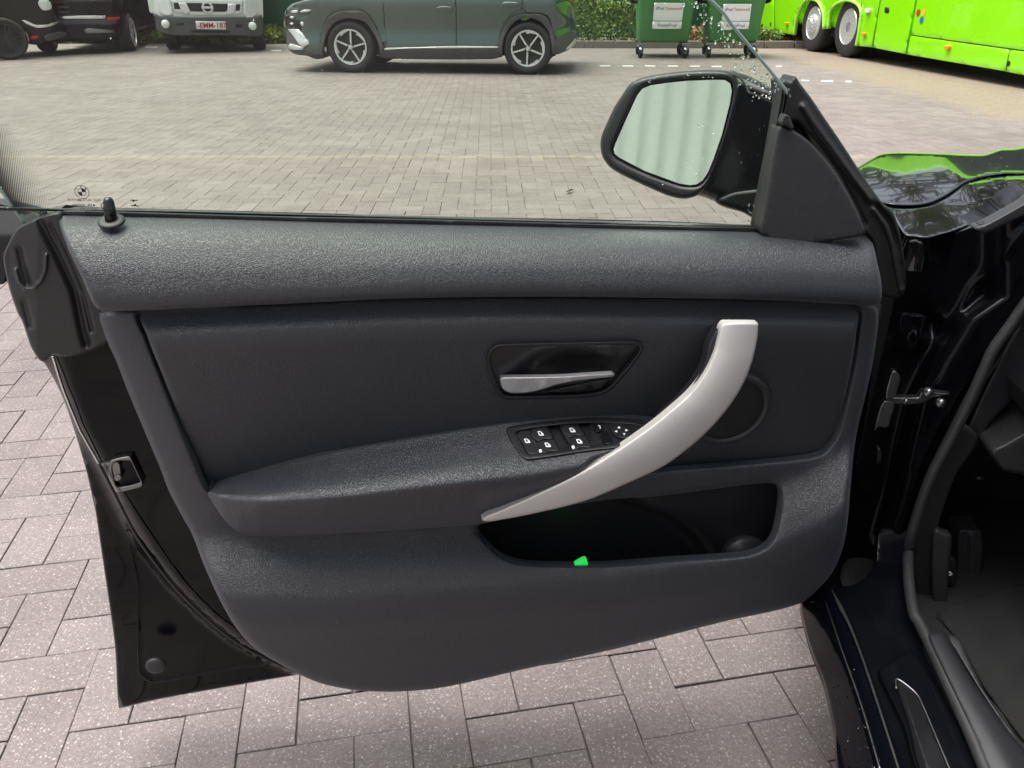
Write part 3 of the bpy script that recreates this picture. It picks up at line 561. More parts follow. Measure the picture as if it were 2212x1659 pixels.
def wheel(name, parent, c, axis, rad, width, rim, style, spin=0.0):
    """tyre and rim as sub-parts of a hub part; c = middle of the outer face, axis points outwards"""
    a = np.array(axis, float); a /= np.linalg.norm(a); u, v, _ = basis(a)
    hub = MB(); hub.add(*lathe_vf([(0.001, -width), (rim*.98, -width), (rim*.98, -.02), (rim*.93, -.035), (rim*.90, -.06), (.05, -.06), (.001, -.06)], c, a, 40)); w = hub.out(name, [M['alloy_dark']], parent, smooth=True)
    V, F = lathe_vf([(rim*.97, -.012), (rim*1.04, .004), (rim*1.16, .010), ((rad+rim)/2, .012), (rad*.93, .004), (rad*.985, -.02), (rad, -.05), (rad, -width+.04), (rad*.95, -width), (rim, -width)], c, a, 56, False); mk('tyre', V, F[:-2], M['tyre'], w)
    rb = MB()
    if style == 'suv':
        rb.add(*lathe_vf([(rim*.99, -.012), (rim*.98, .004), (rim*.90, .002), (rim*.885, -.02)], c, a, 56, True), 0)
        for k in range(5):
            th = spin+2*math.pi*k/5; e1 = math.cos(th)*u+math.sin(th)*v; e2 = -math.sin(th)*u+math.cos(th)*v
            def quad(p, h0, h1, m):
                P = [c+e1*x+e2*y+a*(-.008) for x, y in p]+[c+e1*x+e2*y+a*(-.045) for x, y in p]; n = len(p)
                rb.add(np.array(P), [tuple(range(n))]+[(i, (i+1) % n, n+(i+1) % n, n+i) for i in range(n)], m)
            R_ = rim
            quad([(-.02*R_, .035*R_), (-.02*R_, -.065*R_), (.93*R_, -.10*R_), (.93*R_, -.02*R_)], 0, 0, 0)          # straight spoke
            quad([(.90*R_, 0), (.93*R_, -.12*R_), (.84*R_, .42*R_), (.62*R_, .60*R_), (.58*R_, .52*R_), (.74*R_, .36*R_)], 0, 0, 0)  # angled blade along the rim
            rb.add(*blob_vf(c+e1*.17*R_+e2*.0-a*.012, .012, a), 1)
        rb.add(*lathe_vf([(.001, .0), (.10*rim, 0), (.13*rim, -.015), (.13*rim, -.05)], c, a, 24), 0)
    elif style == 'bus':
        rb.add(*lathe_vf([(rim*1.0, .0), (rim*.97, .01), (rim*.92, -.02), (rim*.86, -.05), (rim*.78, -.055), (rim*.60, -.02), (rim*.52, .03), (rim*.30, .06), (rim*.26, .09), (.001, .09)], c, a, 40), 0)
        for k in range(10):
            th = 2*math.pi*k/10; d = math.cos(th)*u+math.sin(th)*v; rb.add(*blob_vf(c+d*rim*.40+a*.055, .02, a, 1.2), 0); rb.add(*lathe_vf([(.001, 0), (.028, 0), (.028, -.02)], c+d*rim*.72-a*.032, a, 10), 1)
    elif style == 'tag':
        rb.add(*lathe_vf([(rim*1.0, .0), (rim*.97, .012), (rim*.93, -.02), (rim*.90, -.12), (rim*.62, -.15), (rim*.55, -.10), (rim*.30, -.08), (rim*.28, .0), (.001, .0)], c, a, 40), 0)
        for k in range(10):
            th = 2*math.pi*k/10; d = math.cos(th)*u+math.sin(th)*v; rb.add(*blob_vf(c+d*rim*.42-a*.09, .02, a, 1.2), 0); rb.add(*lathe_vf([(.001, 0), (.034, 0), (.034, -.02)], c+d*rim*.76-a*.12, a, 10), 1)
    else:
        rb.add(*lathe_vf([(rim*.99, -.012), (rim*.98, .004), (rim*.90, .002), (rim*.885, -.02)], c, a, 40, True), 0)
        for k in range(10):
            th = 2*math.pi*(k//2)/5+(.16 if k % 2 else -.16); e1 = math.cos(th)*u+math.sin(th)*v; e2 = -math.sin(th)*u+math.cos(th)*v
            rb.add(*box_vf(c+e1*.5*rim-a*.02, (.92*rim, .10*rim, .03), [e1, e2, a]), 0)
        rb.add(*lathe_vf([(.001, .0), (.14*rim, 0), (.16*rim, -.05)], c, a, 20), 0)
    rb.out('rim', [M['alloy_dark'] if style == 'dark' else M['alloy'], M['alloy_dark']], w, smooth=False)
    return w

# ------------------------------------------------------------------ dark green crossover, side on
fw = cN([(580, 503)])[0]; rw = cN([(1805, 517)])[0]
pf_, pr_ = gnd([fw[0]], [fw[1]])[0], gnd([rw[0]], [rw[1]])[0]
ex = (pr_-pf_)/np.linalg.norm(pr_-pf_); SN = np.array([ex[1], -ex[0], 0]); SN = SN if SN[1] < 0 else -SN
SUV = Plane(pf_, SN); suv = thing('parked_crossover', (pf_+pr_)/2+ -SN*.9, 'dark grey green crossover car parked side on, seen through the door window', 'car')
# curvature of the flank: nose and tail turn in, waist crease, sill tucks under
def suv_o(x, y, add=0.0):
    xa = (np.asarray(x)-576)/.31251; ya = np.asarray(y)/.31251
    o = -0.75*np.clip((330-xa)/330, 0, 1.5)**2.2-.55*np.clip((xa-1960)/190, 0, 1.5)**2
    o = o+spl(ya, [-330, -90, -40, 30, 90, 210, 330, 420], [-.38, -.12, -.02, .02, .012, -.022, .015, -.06])
    return o+add
def sp_(name, pts, mat, add=0.0, cv=cN, par=None, r=1.2, rd=.012, grid=6, skirt=.06, sharp=False, **k): return panel(name, cv(pts), SUV, lambda x, y: suv_o(x, y, add), mat, par or suv, r=r, rd=rd, grid=grid, skirt=skirt, sharp=sharp, **k)
sil = [(128, 230), (125, 150), (124, 100), (135, 62), (170, 30), (300, -8), (500, -45), (760, -82), (900, -170), (1060, -290), (1300, -335), (1700, -325), (1950, -255), (2080, -80), (2118, 10), (2130, 90), (2136, 200), (2135, 290), (2100, 335), (2040, 365), (1978, 378),
       (1972, 300), (1945, 215), (1890, 150), (1800, 122), (1715, 150), (1655, 230), (1625, 310), (1618, 395), (1400, 405), (1000, 400), (790, 398), (775, 310), (735, 225), (680, 155), (580, 128), (480, 150), (425, 215), (390, 300), (378, 405), (280, 388), (200, 352), (150, 322), (135, 280)]
sp_('body', sil, M['suv_paint'], -.03, r=3, rd=.05, grid=10, skirt=1.75, back=True)
V, F = box_vf((pf_+pr_)/2-SN*.9+np.array([0, 0, .46]), (3.5, 1.5, .42), [ex, SN, (0, 0, 1)]); mk('underbody', V, F, M['dark'], suv, smooth=False)
sp_('front_wing', [(250, 8), (500, -42), (803, -80), (806, 60), (815, 180), (826, 300), (790, 300), (760, 200), (705, 105), (640, 62), (520, 60), (430, 105), (392, 190), (372, 300), (372, 385), (300, 372), (260, 330), (285, 280), (230, 150), (310, 70), (250, 70), (180, 45)], M['suv_paint'], .004)
fd = sp_('door', [(808, -80), (1302, -85), (1308, 60), (1310, 335), (832, 335), (818, 200), (810, 60)], M['suv_paint'], .006, sharp=True)
rd_ = sp_('door', [(1306, -85), (1730, -85), (1765, 0), (1768, 60), (1700, 85), (1640, 160), (1612, 250), (1606, 325), (1314, 335), (1312, 60)], M['suv_paint'], .006, sharp=True)
sp_('rear_wing', [(1735, -85), (2075, -80), (2110, 5), (2126, 70), (2128, 220), (2000, 262), (1985, 225), (1945, 120), (1900, 92), (1790, 85), (1775, 55), (1770, 0)], M['suv_paint'], .004)
for nm, pts, dr in (('door_handle', [(1168, 62), (1195, 45), (1270, 48), (1288, 62), (1270, 76), (1190, 76)], fd), ('door_handle', [(1622, 30), (1650, 14), (1730, 18), (1745, 30), (1725, 44), (1640, 44)], rd_)):
    panel(nm, cN(pts), SUV, lambda x, y: suv_o(x, y, .035), M['suv_paint'], dr, r=1.5, rd=.012, grid=3, skirt=.02)
sp_('wheel_arch_trim', [(378, 405), (370, 330), (382, 220), (420, 130), (500, 82), (560, 75), (660, 78), (705, 110), (760, 200), (800, 300), (815, 400), (790, 400), (775, 310), (735, 225), (680, 155), (580, 128), (480, 150), (425, 215), (395, 300), (390, 405)], M['cladding'], .03)
sp_('wheel_arch_trim', [(1618, 395), (1600, 330), (1625, 230), (1680, 130), (1740, 103), (1800, 98), (1900, 102), (1945, 130), (1985, 230), (1995, 375), (1975, 378), (1968, 300), (1945, 215), (1890, 150), (1800, 122), (1715, 150), (1655, 230), (1630, 310), (1626, 395)], M['cladding'], .03)
sp_('sill_trim', [(800, 348), (1000, 336), (1608, 330), (1612, 392), (1530, 398), (1490, 410), (930, 408), (900, 398), (800, 398)], M['cladding'], .02)
sp_('sill_strip', [(815, 332), (1310, 318), (1606, 322), (1606, 332), (1000, 336), (800, 348)], M['alloy'], .022, skirt=.02, r=.8, sharp=True)
sp_('rear_bumper', [(2000, 264), (2128, 222), (2136, 290), (2100, 335), (2040, 365), (1998, 374)], M['cladding'], .006)
sp_('skid_plate', [(2062, 345), (2120, 282), (2134, 262), (2136, 300), (2100, 335)], M['alloy'], .02, skirt=.03, sharp=True)
sp_('tail_lamp', [(2070, -60), (2095, -20), (2118, 30), (2122, 50), (2108, 20), (2078, 0)], M['red'], .03)
sp_('front_bumper', [(120, 415), (380, 590), (400, 690), (560, 690), (565, 800), (420, 775), (200, 745), (110, 660), (90, 500)], M['cladding'], .0, cv=cS)
sp_('bumper_blade', [(105, 400), (250, 405), (300, 450), (405, 590), (390, 620), (330, 655), (260, 610), (160, 470)], M['alloy'], .02, cv=cS, skirt=.03, sharp=True)
sp_('skid_plate', [(105, 640), (140, 600), (330, 655), (310, 690), (200, 690), (130, 680)], M['alloy'], .02, cv=cS, skirt=.03, sharp=True)
for pts in ([(140, 155), (200, 138), (255, 140), (240, 175), (160, 178)], [(268, 160), (330, 132), (440, 135), (400, 160), (300, 172)], [(125, 240), (160, 222), (200, 240), (170, 262)], [(130, 325), (160, 308), (192, 325), (160, 348)], [(275, 310), (310, 300), (335, 330), (320, 360), (290, 345)]):
    sp_('lamp_segment', pts, M['lamp'], .015, cv=cS, skirt=.02, grid=3, r=.8, sharp=True)
sp_('front_grille', [(80, 200), (125, 205), (215, 275), (345, 290), (350, 400), (250, 400), (100, 395), (75, 300)], M['gloss'], .001, cv=cS, skirt=.02)
for wp, q in ((cN([(580, 345)])[0], .3), (cN([(1805, 358)])[0], .95)):
    c = SUV.at(np.array([wp[0]]), np.array([wp[1]]), .01)[0]; c[2] = .362; wheel('wheel', suv, c, SN, .362, .23, .255, 'suv', q)
    c2 = c-SN*1.62; wheel('wheel', suv, c2, SN, .362, .23, .255, 'plain')

# ------------------------------------------------------------------ white flatbed lorry, nose on
TN = np.array([.27, -.963, 0]); TN /= np.linalg.norm(TN); tc_ = gnd([451], [77.0], .31)[0]; TR = Plane(tc_, TN); te = np.array([-TN[1], TN[0], 0])   # te: to the right in the picture
truck = thing('flatbed_lorry', (*(tc_-TN*2.5)[:2], 0), 'white light lorry facing us, dark bumper and reddish number plate', 'lorry')
def tp(name, pts, mat, o=0.0, cv=cT, par=None, r=.8, rd=.01, grid=4, skirt=.06, sharp=True, **k):
    fo = o if callable(o) else flat(o)
    return panel(name, cv(pts), TR, fo, mat, par or truck, r=r, rd=rd, grid=grid, skirt=skirt, sharp=sharp, **k)
bow = lambda add: (lambda x, y: add-.16*((np.asarray(x)-451)/118)**4)
tp('cab', [(40, -40), (60, -700), (250, -900), (1650, -900), (1840, -700), (1880, -40), (1890, 280), (1860, 330), (110, 330), (60, 200)], M['white_paint'], bow(-.04), skirt=1.6, grid=8, back=True)
tp('windscreen', [(160, -180), (260, -800), (1640, -800), (1740, -180)], M['dark_glass'], bow(-.02))
tp('bumper', [(85, 215), (170, 262), (390, 275), (700, 290), (1200, 285), (1560, 280), (1620, 310), (1750, 290), (1860, 240), (1890, 330), (1880, 560), (1830, 610), (1300, 590), (900, 590), (420, 590), (250, 560), (120, 530), (90, 330)], M['bumper'], bow(.02), skirt=.4, r=1.6, rd=.04)
tp('grille', [(350, -10), (1560, 10), (1540, 70), (1535, 190), (1500, 235), (1290, 250), (700, 245), (620, 225), (420, 190), (395, 60)], M['white_paint'], bow(.0))
tp('grille_opening', [(610, 45), (1305, 62), (1290, 180), (1250, 197), (700, 190), (650, 165)], M['gloss'], bow(.012), skirt=.02)
for p in ([(400, 42), (480, 45), (515, 150), (415, 150)], [(1440, 68), (1510, 70), (1500, 175), (1430, 180)]): tp('grille_opening', p, M['gloss'], bow(.012), skirt=.02)
for p in ([(610, 50), (480, 45), (520, 150), (560, 225), (650, 235), (690, 200)], [(1305, 65), (1440, 68), (1430, 180), (1380, 235), (1280, 240), (1290, 185)]): tp('grille_bar', p, M['alloy'], bow(.02), skirt=.02)
for p in ([(120, -30), (330, -30), (375, 110), (390, 230), (370, 260), (260, 255), (170, 215), (150, 120)], [(1570, -30), (1770, -30), (1790, 130), (1800, 220), (1720, 290), (1600, 290), (1565, 240), (1560, 100)]): tp('headlamp', p, M['lamp'], bow(.015), r=1.5, rd=.03)
for x, y in ((268, 400), (1712, 432)):
    c = TR.at(*[np.array([q]) for q in cT([(x, y)])[0]], .03)[0]; mb = MB(); mb.add(*lathe_vf([(.001, .035), (.06, .03), (.075, .01), (.075, -.05)], c, TN, 20)); mb.out('fog_lamp', [M['lamp']], truck, smooth=True)
for p in ([(440, 375), (575, 380), (570, 420), (450, 425)], [(1425, 395), (1545, 400), (1540, 455), (1430, 455)]): tp('tow_slot', p, M['dark'], bow(.022), skirt=.01, r=.4, rd=.002)
tp('air_slot', [(660, 500), (1360, 510), (1330, 545), (1200, 550), (720, 540)], M['dark'], bow(.022), skirt=.01, r=.4, rd=.002)
pl_ = tp('number_plate', [(770, 350), (1265, 358), (1270, 490), (780, 480)], M['plate'], bow(.04), r=.6, rd=.003, skirt=.02)
c = TR.at(*[np.array([q]) for q in cT([(1020, 420)])[0]], .047)[0]; mb = MB(); ppx = .1302/FOC*np.linalg.norm(c-CAM)
put_text(mb, '1-EMM-187', c, te, (0, 0, 1), ppx*420, 0, .02, ppx*72); mb.out('plate_lettering', [M['plate_red']], pl_)
c = TR.at(*[np.array([q]) for q in cT([(965, 125)])[0]], .03)[0]; mb = MB(); rr_ = ppx*68
mb.add(*lathe_vf([(rr_*.72, 0), (rr_*.8, .02), (rr_*1.05, .02), (rr_*1.15, 0)], c, TN, 32, True)); mb.add(*box_vf(c+TN*.018, (rr_*2.3, rr_*.42, .02), [te, (0, 0, 1), TN], bev=.006)); mb.out('emblem', [M['alloy']], truck)
for x in (400, 1850):
    g = gnd(*[[q] for q in cT([(x, 815)])[0]])[0]; c = g+np.array([0, 0, .36]); sgn = -1 if x < 900 else 1; wheel('wheel', truck, c+te*sgn*.1, te*sgn, .36, .24, .22, 'plain')
g = gnd(*[[q] for q in cT([(2040, 612)])[0]])[0]; wheel('wheel', truck, g+np.array([0, 0, .36])+te*.06, te, .36, .24, .22, 'plain')
g2 = g-te*1.9; wheel('wheel', truck, g2+np.array([0, 0, .36]), -te, .36, .24, .22, 'plain')
V, F = box_vf(tc_-TN*4.2+np.array([0, 0, .75-.31]), (2.05, 4.4, .18), [te, TN, (0, 0, 1)]); mk('chassis', V, F, M['bumper'], truck, smooth=False)
V, F = box_vf(tc_-TN*4.3+np.array([0, 0, 1.15-.31]), (2.15, 4.0, .5), [te, TN, (0, 0, 1)], .03); mk('loading_bed', V, F, M['white_paint'], truck, smooth=False)
V, F = box_vf(tc_-TN*1.2+np.array([0, 0, .5-.31]), (1.2, 1.6, .3), [te, TN, (0, 0, 1)]); mk('underbody', V, F, M['dark'], truck, smooth=False)
V, F = box_vf(tc_-TN*1.0+np.array([0, 0, .95-.31]), (2.02, 1.6, .5), [te, TN, (0, 0, 1)], .03); mk('cab_side', V, F, M['white_paint'], truck, smooth=False)

# ------------------------------------------------------------------ black estate with chrome strip, tail towards us
KN = np.array([.20, -.98, 0]); KN /= np.linalg.norm(KN); kc = gnd([200], [83], .28)[0]; KP = Plane(kc, KN); ke = np.array([-KN[1], KN[0], 0])
blk = thing('parked_estate', (*(kc-KN*2)[:2], 0), 'black estate car with a chrome strip across its tail, beside the white lorry', 'car')
bw = lambda add: (lambda x, y: add-.30*np.clip((np.asarray(x)-360/3.0-20)/120, -1.3, 1.3)**4)
def kp(name, pts, mat, add=0.0, par=None, **k):
    a = dict(r=1.0, rd=.02, grid=5, skirt=.06, sharp=True); a.update(k); return panel(name, cLeft(pts), KP, bw(add), mat, par or blk, **a)
kp('body', [(500, -60), (560, -500), (760, -900), (1300, -900), (1560, -500), (1640, -60), (1650, 330), (1600, 480), (1400, 560), (700, 560), (520, 500), (480, 330)], M['sky_paint'], -.05, skirt=4.2, grid=12, r=3, rd=.08, back=True)
kp('rear_window', [(680, -150), (760, -700), (1300, -700), (1420, -150)], M['dark_glass'], -.02)
kp('chrome_strip', [(750, 215), (1400, 205), (1420, 232), (1400, 250), (760, 255)], M['chrome'], .02, r=.6, rd=.006, skirt=.02)
kp('bumper_edge', [(700, 2), (1480, -2), (1490, 30), (700, 40)], M['alloy_dark'], .02, skirt=.02)
kp('lower_bumper', [(760, 262), (1540, 250), (1560, 310), (1500, 330), (800, 330), (740, 300)], M['cladding'], .01)
kp('reflector', [(1425, 228), (1600, 225), (1605, 248), (1560, 275), (1430, 278)], M['red'], .03, skirt=.02, r=.5)
for y in (95, 162): kp('badge_bar', [(760, y-12), (940, y-12), (935, y+10), (765, y+12)], M['cladding'], .012, skirt=.01, r=.4, rd=.003)
kp('exhaust', [(1120, 385), (1200, 375), (1520, 405), (1535, 440), (1130, 450)], M['steel'], .0, skirt=.1)
q = cLeft([(1650, 330)])[0]; fl = KP.at(np.array([q[0]]), np.array([q[1]]), -.35)[0]; fl[2] = 0
for s_ in (.55, 3.3):
    wheel('wheel', blk, fl-KN*s_+ke*.03+np.array([0, 0, .34]), ke, .34, .24, .27, 'plain'); wheel('wheel', blk, fl-KN*s_-ke*1.72+np.array([0, 0, .34]), -ke, .34, .24, .27, 'plain')
V, F = box_vf(fl-KN*2.3-ke*.005+np.array([0, 0, .36]), (.03, 3.0, .05), [ke, KN, (0, 0, 1)], .01); mk('sill_strip', V, F, M['cladding'], blk, smooth=False)
# ------------------------------------------------------------------ dark bronze car at the left edge
QN = np.array([.55, -.835, 0]); QN /= np.linalg.norm(QN); qc = gnd([75], [118], .05)[0]; QP = Plane(qc, QN); qe = np.array([-QN[1], QN[0], 0])
brz = thing('parked_saloon', (*(qc-QN*1.5)[:2], 0), 'dark bronze car cut by the left edge, chrome trim above its rear bumper', 'car')
def qp(name, pts, mat, add=0.0, par=None, **k):
    a = dict(r=1.0, rd=.02, grid=5, skirt=.06); a.update(k)
    return panel(name, cLeft(pts), QP, lambda x, y: add-.9*np.clip((np.asarray(x)-95)/80, 0, 1.5)**2, mat, par or brz, **a)
qp('body', [(-700, -300), (-300, -700), (500, -700), (700, -200), (725, 40), (745, 230), (800, 300), (940, 440), (920, 470), (620, 560), (560, 600), (470, 600), (400, 590), (360, 440), (250, 410), (100, 430), (0, 500), (-300, 520), (-700, 450)], M['brown_paint'], -.02, skirt=1.6, grid=10, r=3, rd=.06, back=True)
qp('chrome_trim', [(285, 275), (350, 275), (480, 330), (600, 330), (760, 290), (800, 285), (790, 310), (640, 362), (500, 375), (420, 350), (330, 310)], M['chrome'], .03, r=.8, rd=.01, skirt=.02)
qp('tail_lamp', [(515, 15), (650, 5), (695, 80), (690, 120), (570, 135)], M['lamp'], .03, skirt=.02)
qp('reflector', [(400, 500), (470, 478), (520, 480), (505, 512), (410, 530)], M['red'], .04, skirt=.02, r=.5)
qp('rear_diffuser', [(590, 480), (800, 425), (935, 455), (900, 480), (640, 550), (600, 530)], M['cladding'], .04, skirt=.03)
g = gnd(*[[q] for q in cLeft([(200, 800)])[0]])[0]; wheel('wheel', brz, g+np.array([0, 0, .34])-qe*.05, QN, .34, .24, .25, 'dark')

# ------------------------------------------------------------------ two wheeled bins
def bin_(nm, wl_, wr_, label, yaw, cx):
    a = gnd([wl_[0]], [wl_[1]])[0]; b = gnd([wr_[0]], [wr_[1]])[0]; e = np.array([math.cos(yaw), math.sin(yaw), 0]); n = np.array([math.sin(yaw), -math.cos(yaw), 0]); mid = (a+b)/2; wid = 1.0
    t = thing('wheeled_bin', (*(mid-n*.55)[:2], 0), label, 'bin', 'green bins side by side')
    # tapered tub: rows of a rounded rectangle
    V = []; rows = [(0.26, .43, .80), (.30, .455, .86), (.6, .475, .93), (1.0, .505, 1.02), (1.12, .515, 1.05), (1.12, .55, 1.10), (1.2, .55, 1.10)]; N = 32; dep = .55
    for z, hw, k in rows:
        for i in range(N):
            th = 2*math.pi*i/N; cs, sn = math.cos(th), math.sin(th); q = 0.16
            x = hw*math.copysign(abs(cs)**q, cs); y = dep*k*math.copysign(abs(sn)**q, sn); V.append(mid-n*.5+e*x+n*y+np.array([0, 0, z]))
    F = [(i*N+j, i*N+(j+1) % N, (i+1)*N+(j+1) % N, (i+1)*N+j) for i in range(len(rows)-1) for j in range(N)]+[tuple(range(N))[::-1]]
    mk('tub', V, F, M['bin'], t)
    mb = MB(); LV = []
    for k, (hw, z) in enumerate(((.57, 1.2), (.57, 1.24), (.45, 1.36), (.2, 1.42))):
        for i in range(N):
            th = 2*math.pi*i/N; cs, sn = math.cos(th), math.sin(th); LV.append(mid-n*.5+e*hw*math.copysign(abs(cs)**.2, cs)+n*hw*1.05*math.copysign(abs(sn)**.2, sn)+np.array([0, 0, z]))
    mb.add(LV, [(i*N+j, i*N+(j+1) % N, (i+1)*N+(j+1) % N, (i+1)*N+j) for i in range(3) for j in range(N)]+[tuple(range(3*N, 4*N))]); mb.out('lid', [M['bin_dark']], t, smooth=True)
    for s in (-1, 1):
        for q in (0.0, .82):
            c = mid+e*s*.40-n*q; mb = MB(); mb.add(*box_vf(c+np.array([0, 0, .235]), (.15, .13, .05), [e, n, (0, 0, 1)], .008)); mb.add(*tube_vf([c+np.array([0, 0, .22]), c+n*.05+np.array([0, 0, .14]), c+n*.04+np.array([0, 0, .09])], [.05, .045, .03], 8)); cs_ = mb.out('castor', [M['steel']], t)
            sw = e*.8+n*.6 if s > 0 else e*.95+n*.3; sw = sw/np.linalg.norm(sw); V, F = lathe_vf([(.001, .03), (.05, .03), (.06, .024), (.098, .024), (.10, .015), (.10, -.015), (.098, -.024), (.06, -.024), (.001, -.03)], c-n*.02+np.array([0, 0, .1]), sw, 24); mk('wheel', V, F, M['tyre'], cs_)
        V, F = tube_vf(smooth_path([mid+e*s*.50-n*.2+np.array([0, 0, 1.05]), mid+e*s*.60-n*.2+np.array([0, 0, 1.0]), mid+e*s*.60-n*.35+np.array([0, 0, .93]), mid+e*s*.50-n*.35+np.array([0, 0, .92])]), .035, 8); mk('lifting_lug', V, F, M['dark'], t)
    f0 = mid+n*.06; up = np.array([0, 0, 1.0]); pn = Plane(f0+n*.045, n*.997+up*-.075)
    st = panel('sticker', [(a, b) for a, b in cx[0]], pn, flat(.008), M['sticker'], t, r=.5, rd=.001, grid=6, skirt=.01, sharp=True)
    s2 = panel('sticker', [(a, b) for a, b in cx[1]], pn, flat(.008), M['sticker'], t, r=.5, rd=.001, grid=6, skirt=.01, sharp=True)
    return t, pn, st, s2, e, n
def bin_print(pn, st, body, p, wpx, m, h=None):
    c = pn.at(np.array([p[0]]), np.array([p[1]]), .011)[0]; k = np.linalg.norm(c-CAM)/FOC; mb = MB(); e = np.array([-pn.n[1], pn.n[0], 0]); e = e if e[0] > 0 else -e; put_text(mb, body, c, e, np.cross(pn.n, e), wpx*k, 0, .01, h*k if h else None); mb.out('print', [m], st)
t, pn, st, s2, e, n = bin_('b', cBin([(300, 925)])[0], cBin([(930, 930)])[0], 'green wheeled bin with a straight white sticker, nearer the hedge', R(-5), (cBin([(485, 45), (958, 50), (925, 332), (462, 330)]), cBin([(458, 342), (924, 345), (912, 458), (446, 460)])))
bin_print(pn, st, 'dPuel', cBin([(575, 130)])[0], 16, M['grey_print']); bin_print(pn, st, 'Telemondt', cBin([(795, 135)])[0], 32, M['red_print'], 5); bin_print(pn, s2, 'KoostePruel', cBin([(690, 400)])[0], 36, M['grey_print'], 6)
bin_print(pn, st, 'inzameling afval', cBin([(700, 290)])[0], 48, M['sheet_cream'], 3)
t, pn, st, s2, e, n = bin_('b', cBin([(1410, 925)])[0], cBin([(1990, 925)])[0], 'green wheeled bin with a peeling white sticker, next to the bus', R(-7), (cBin([(1590, 65), (2035, 65), (2003, 340), (1560, 335)]), cBin([(1556, 345), (2000, 350), (1985, 462), (1750, 462), (1690, 478), (1545, 475)])))
bin_print(pn, st, 'dPuel', cBin([(1670, 150)])[0], 15, M['grey_print']); bin_print(pn, st, 'Telemondt', cBin([(1880, 150)])[0], 30, M['red_print'], 5); bin_print(pn, s2, 'KoostePruel', cBin([(1780, 405)])[0], 34, M['grey_print'], 6)

# ------------------------------------------------------------------ lime green coach
b1 = gnd(*[[q] for q in cBus([(420, 425)])[0]])[0]; b2 = gnd(*[[q] for q in cBus([(700, 475)])[0]])[0]
be = np.array([b2[0]-b1[0], b2[1]-b1[1], 0]); be /= np.linalg.norm(be); BN = np.array([be[1], -be[0], 0]); BN = BN if BN[0] < 0 else -BN; BUS = Plane(b2+BN*.02, BN)
bus = thing('coach', (*(b2-BN*1.25+be*2)[:2], 0), 'lime green long distance coach with twin rear axles, parked on the right', 'bus')
def bp(name, pts, mat, o=0.0, par=None, **k):
    a = dict(r=1.0, rd=.015, grid=10, skirt=.06, sharp=True); a.update(k); fo = o if callable(o) else flat(o)
    return panel(name, cBus(pts), BUS, fo, mat, par or bus, **a)
tail_x = cBus([(0, 230)])[0]; tail = BUS.at(np.array([tail_x[0]]), np.array([tail_x[1]]))[0]; Lb = 13.4; nose = tail+be*Lb; nose[2] = tail[2] = 0
up = np.array([0, 0, 1.0]); bc = (tail+nose)/2
V, F = box_vf(bc-BN*1.30+up*2.05, (Lb-.06, 2.46, 3.2), [be, BN, up], .12); mk('body', V, F, M['bus_paint'], bus, smooth=False)
V, F = box_vf(bc-BN*1.30+up*.42, (Lb-.5, 2.2, .12), [be, BN, up]); mk('underframe', V, F, M['dark'], bus, smooth=False)
V, F = box_vf(bc-BN*.055+up*2.55, (Lb-.5, .05, 1.25), [be, BN, up], .02); mk('window_band', V, F, M['dark_glass'], bus, smooth=False)
V, F = box_vf(b1*.5+b2*.5-BN*.75+up*.75, (2.7, 1.2, .9), [be, BN, up]); mk('wheel_well', V, F, M['dark'], bus, smooth=False)
T_ = -260
bp('side_panel', [(25, 20), (60, -250), (133, -250), (142, 262), (0, 232)], M['bus_paint'])
bp('side_panel', [(137, -250), (395, -250), (392, 8), (340, 90), (315, 190), (300, 290), (147, 263)], M['bus_paint'])
bp('side_panel', [(400, -250), (860, -250), (862, 70), (835, 40), (780, 8), (720, 5), (640, 45), (600, 110), (585, 238), (548, 240), (545, 110), (520, 40), (490, 5), (460, -8), (400, 5)], M['bus_paint'])
bp('side_panel', [(866, -250), (1018, -250), (1018, 0), (948, 392), (820, 380), (842, 240), (860, 150), (866, 80)], M['bus_paint'])
bp('side_panel', [(1026, -250), (1320, -250), (1312, 0), (1228, 448), (960, 395), (1024, 0)], M['bus_paint'])
bp('side_panel', [(1332, -250), (2600, -250), (2600, 470), (2212, 418), (1275, 288), (1326, 0)], M['bus_paint'])
bp('side_panel', [(1272, 296), (2090, 410), (2058, 592), (1240, 452)], M['bus_paint'])
bp('side_panel', [(2096, 411), (2600, 480), (2600, 690), (2212, 625), (2064, 594)], M['bus_paint'])
arch1 = [(302, 288), (318, 190), (345, 92), (395, 8), (440, -8), (490, 5), (520, 40), (545, 110), (550, 240)]; arch2 = [(585, 238), (600, 110), (640, 45), (720, 5), (780, 8), (835, 40), (860, 100), (850, 200), (838, 290), (820, 380)]
for ar in (arch1, arch2): V, F = tube_vf(line_pts(BUS, cBus(ar), .015, 4), .028, 8); mk('arch_edge', V, F, M['bus_rim'], bus)
for p, st_ in ((b1, 'bus'), (b2, 'tag')):
    wheel('wheel', bus, p+up*.51-BN*.02, BN, .51, .30, .30, st_); wheel('wheel', bus, p+up*.51-BN*2.45, -BN, .51, .30, .30, 'plain')
wheel('wheel', bus, b2+be*6.2+up*.51, BN, .51, .30, .30, 'bus')
for x, y in ((243, 197), (887, 285), (1580, 393)):
    c = BUS.at(*[np.array([q]) for q in cBus([(x, y)])[0]], .02)[0]; V, F = box_vf(c, (.11, .05, .06), [be, up, BN], .012); mk('marker_lamp', V, F, M['amber'], bus, smooth=False)
c = BUS.at(*[np.array([q]) for q in cBus([(918, 88)])[0]], .02)[0]; V, F = box_vf(c, (.14, .07, .06), [be, up, BN], .015); mk('side_lamp', V, F, M['sticker'], bus, smooth=False)
bp('flap_handle', [(1058, 58), (1095, 64), (1090, 110), (1052, 105)], M['dark'], .012, skirt=.02, r=.5, grid=4)
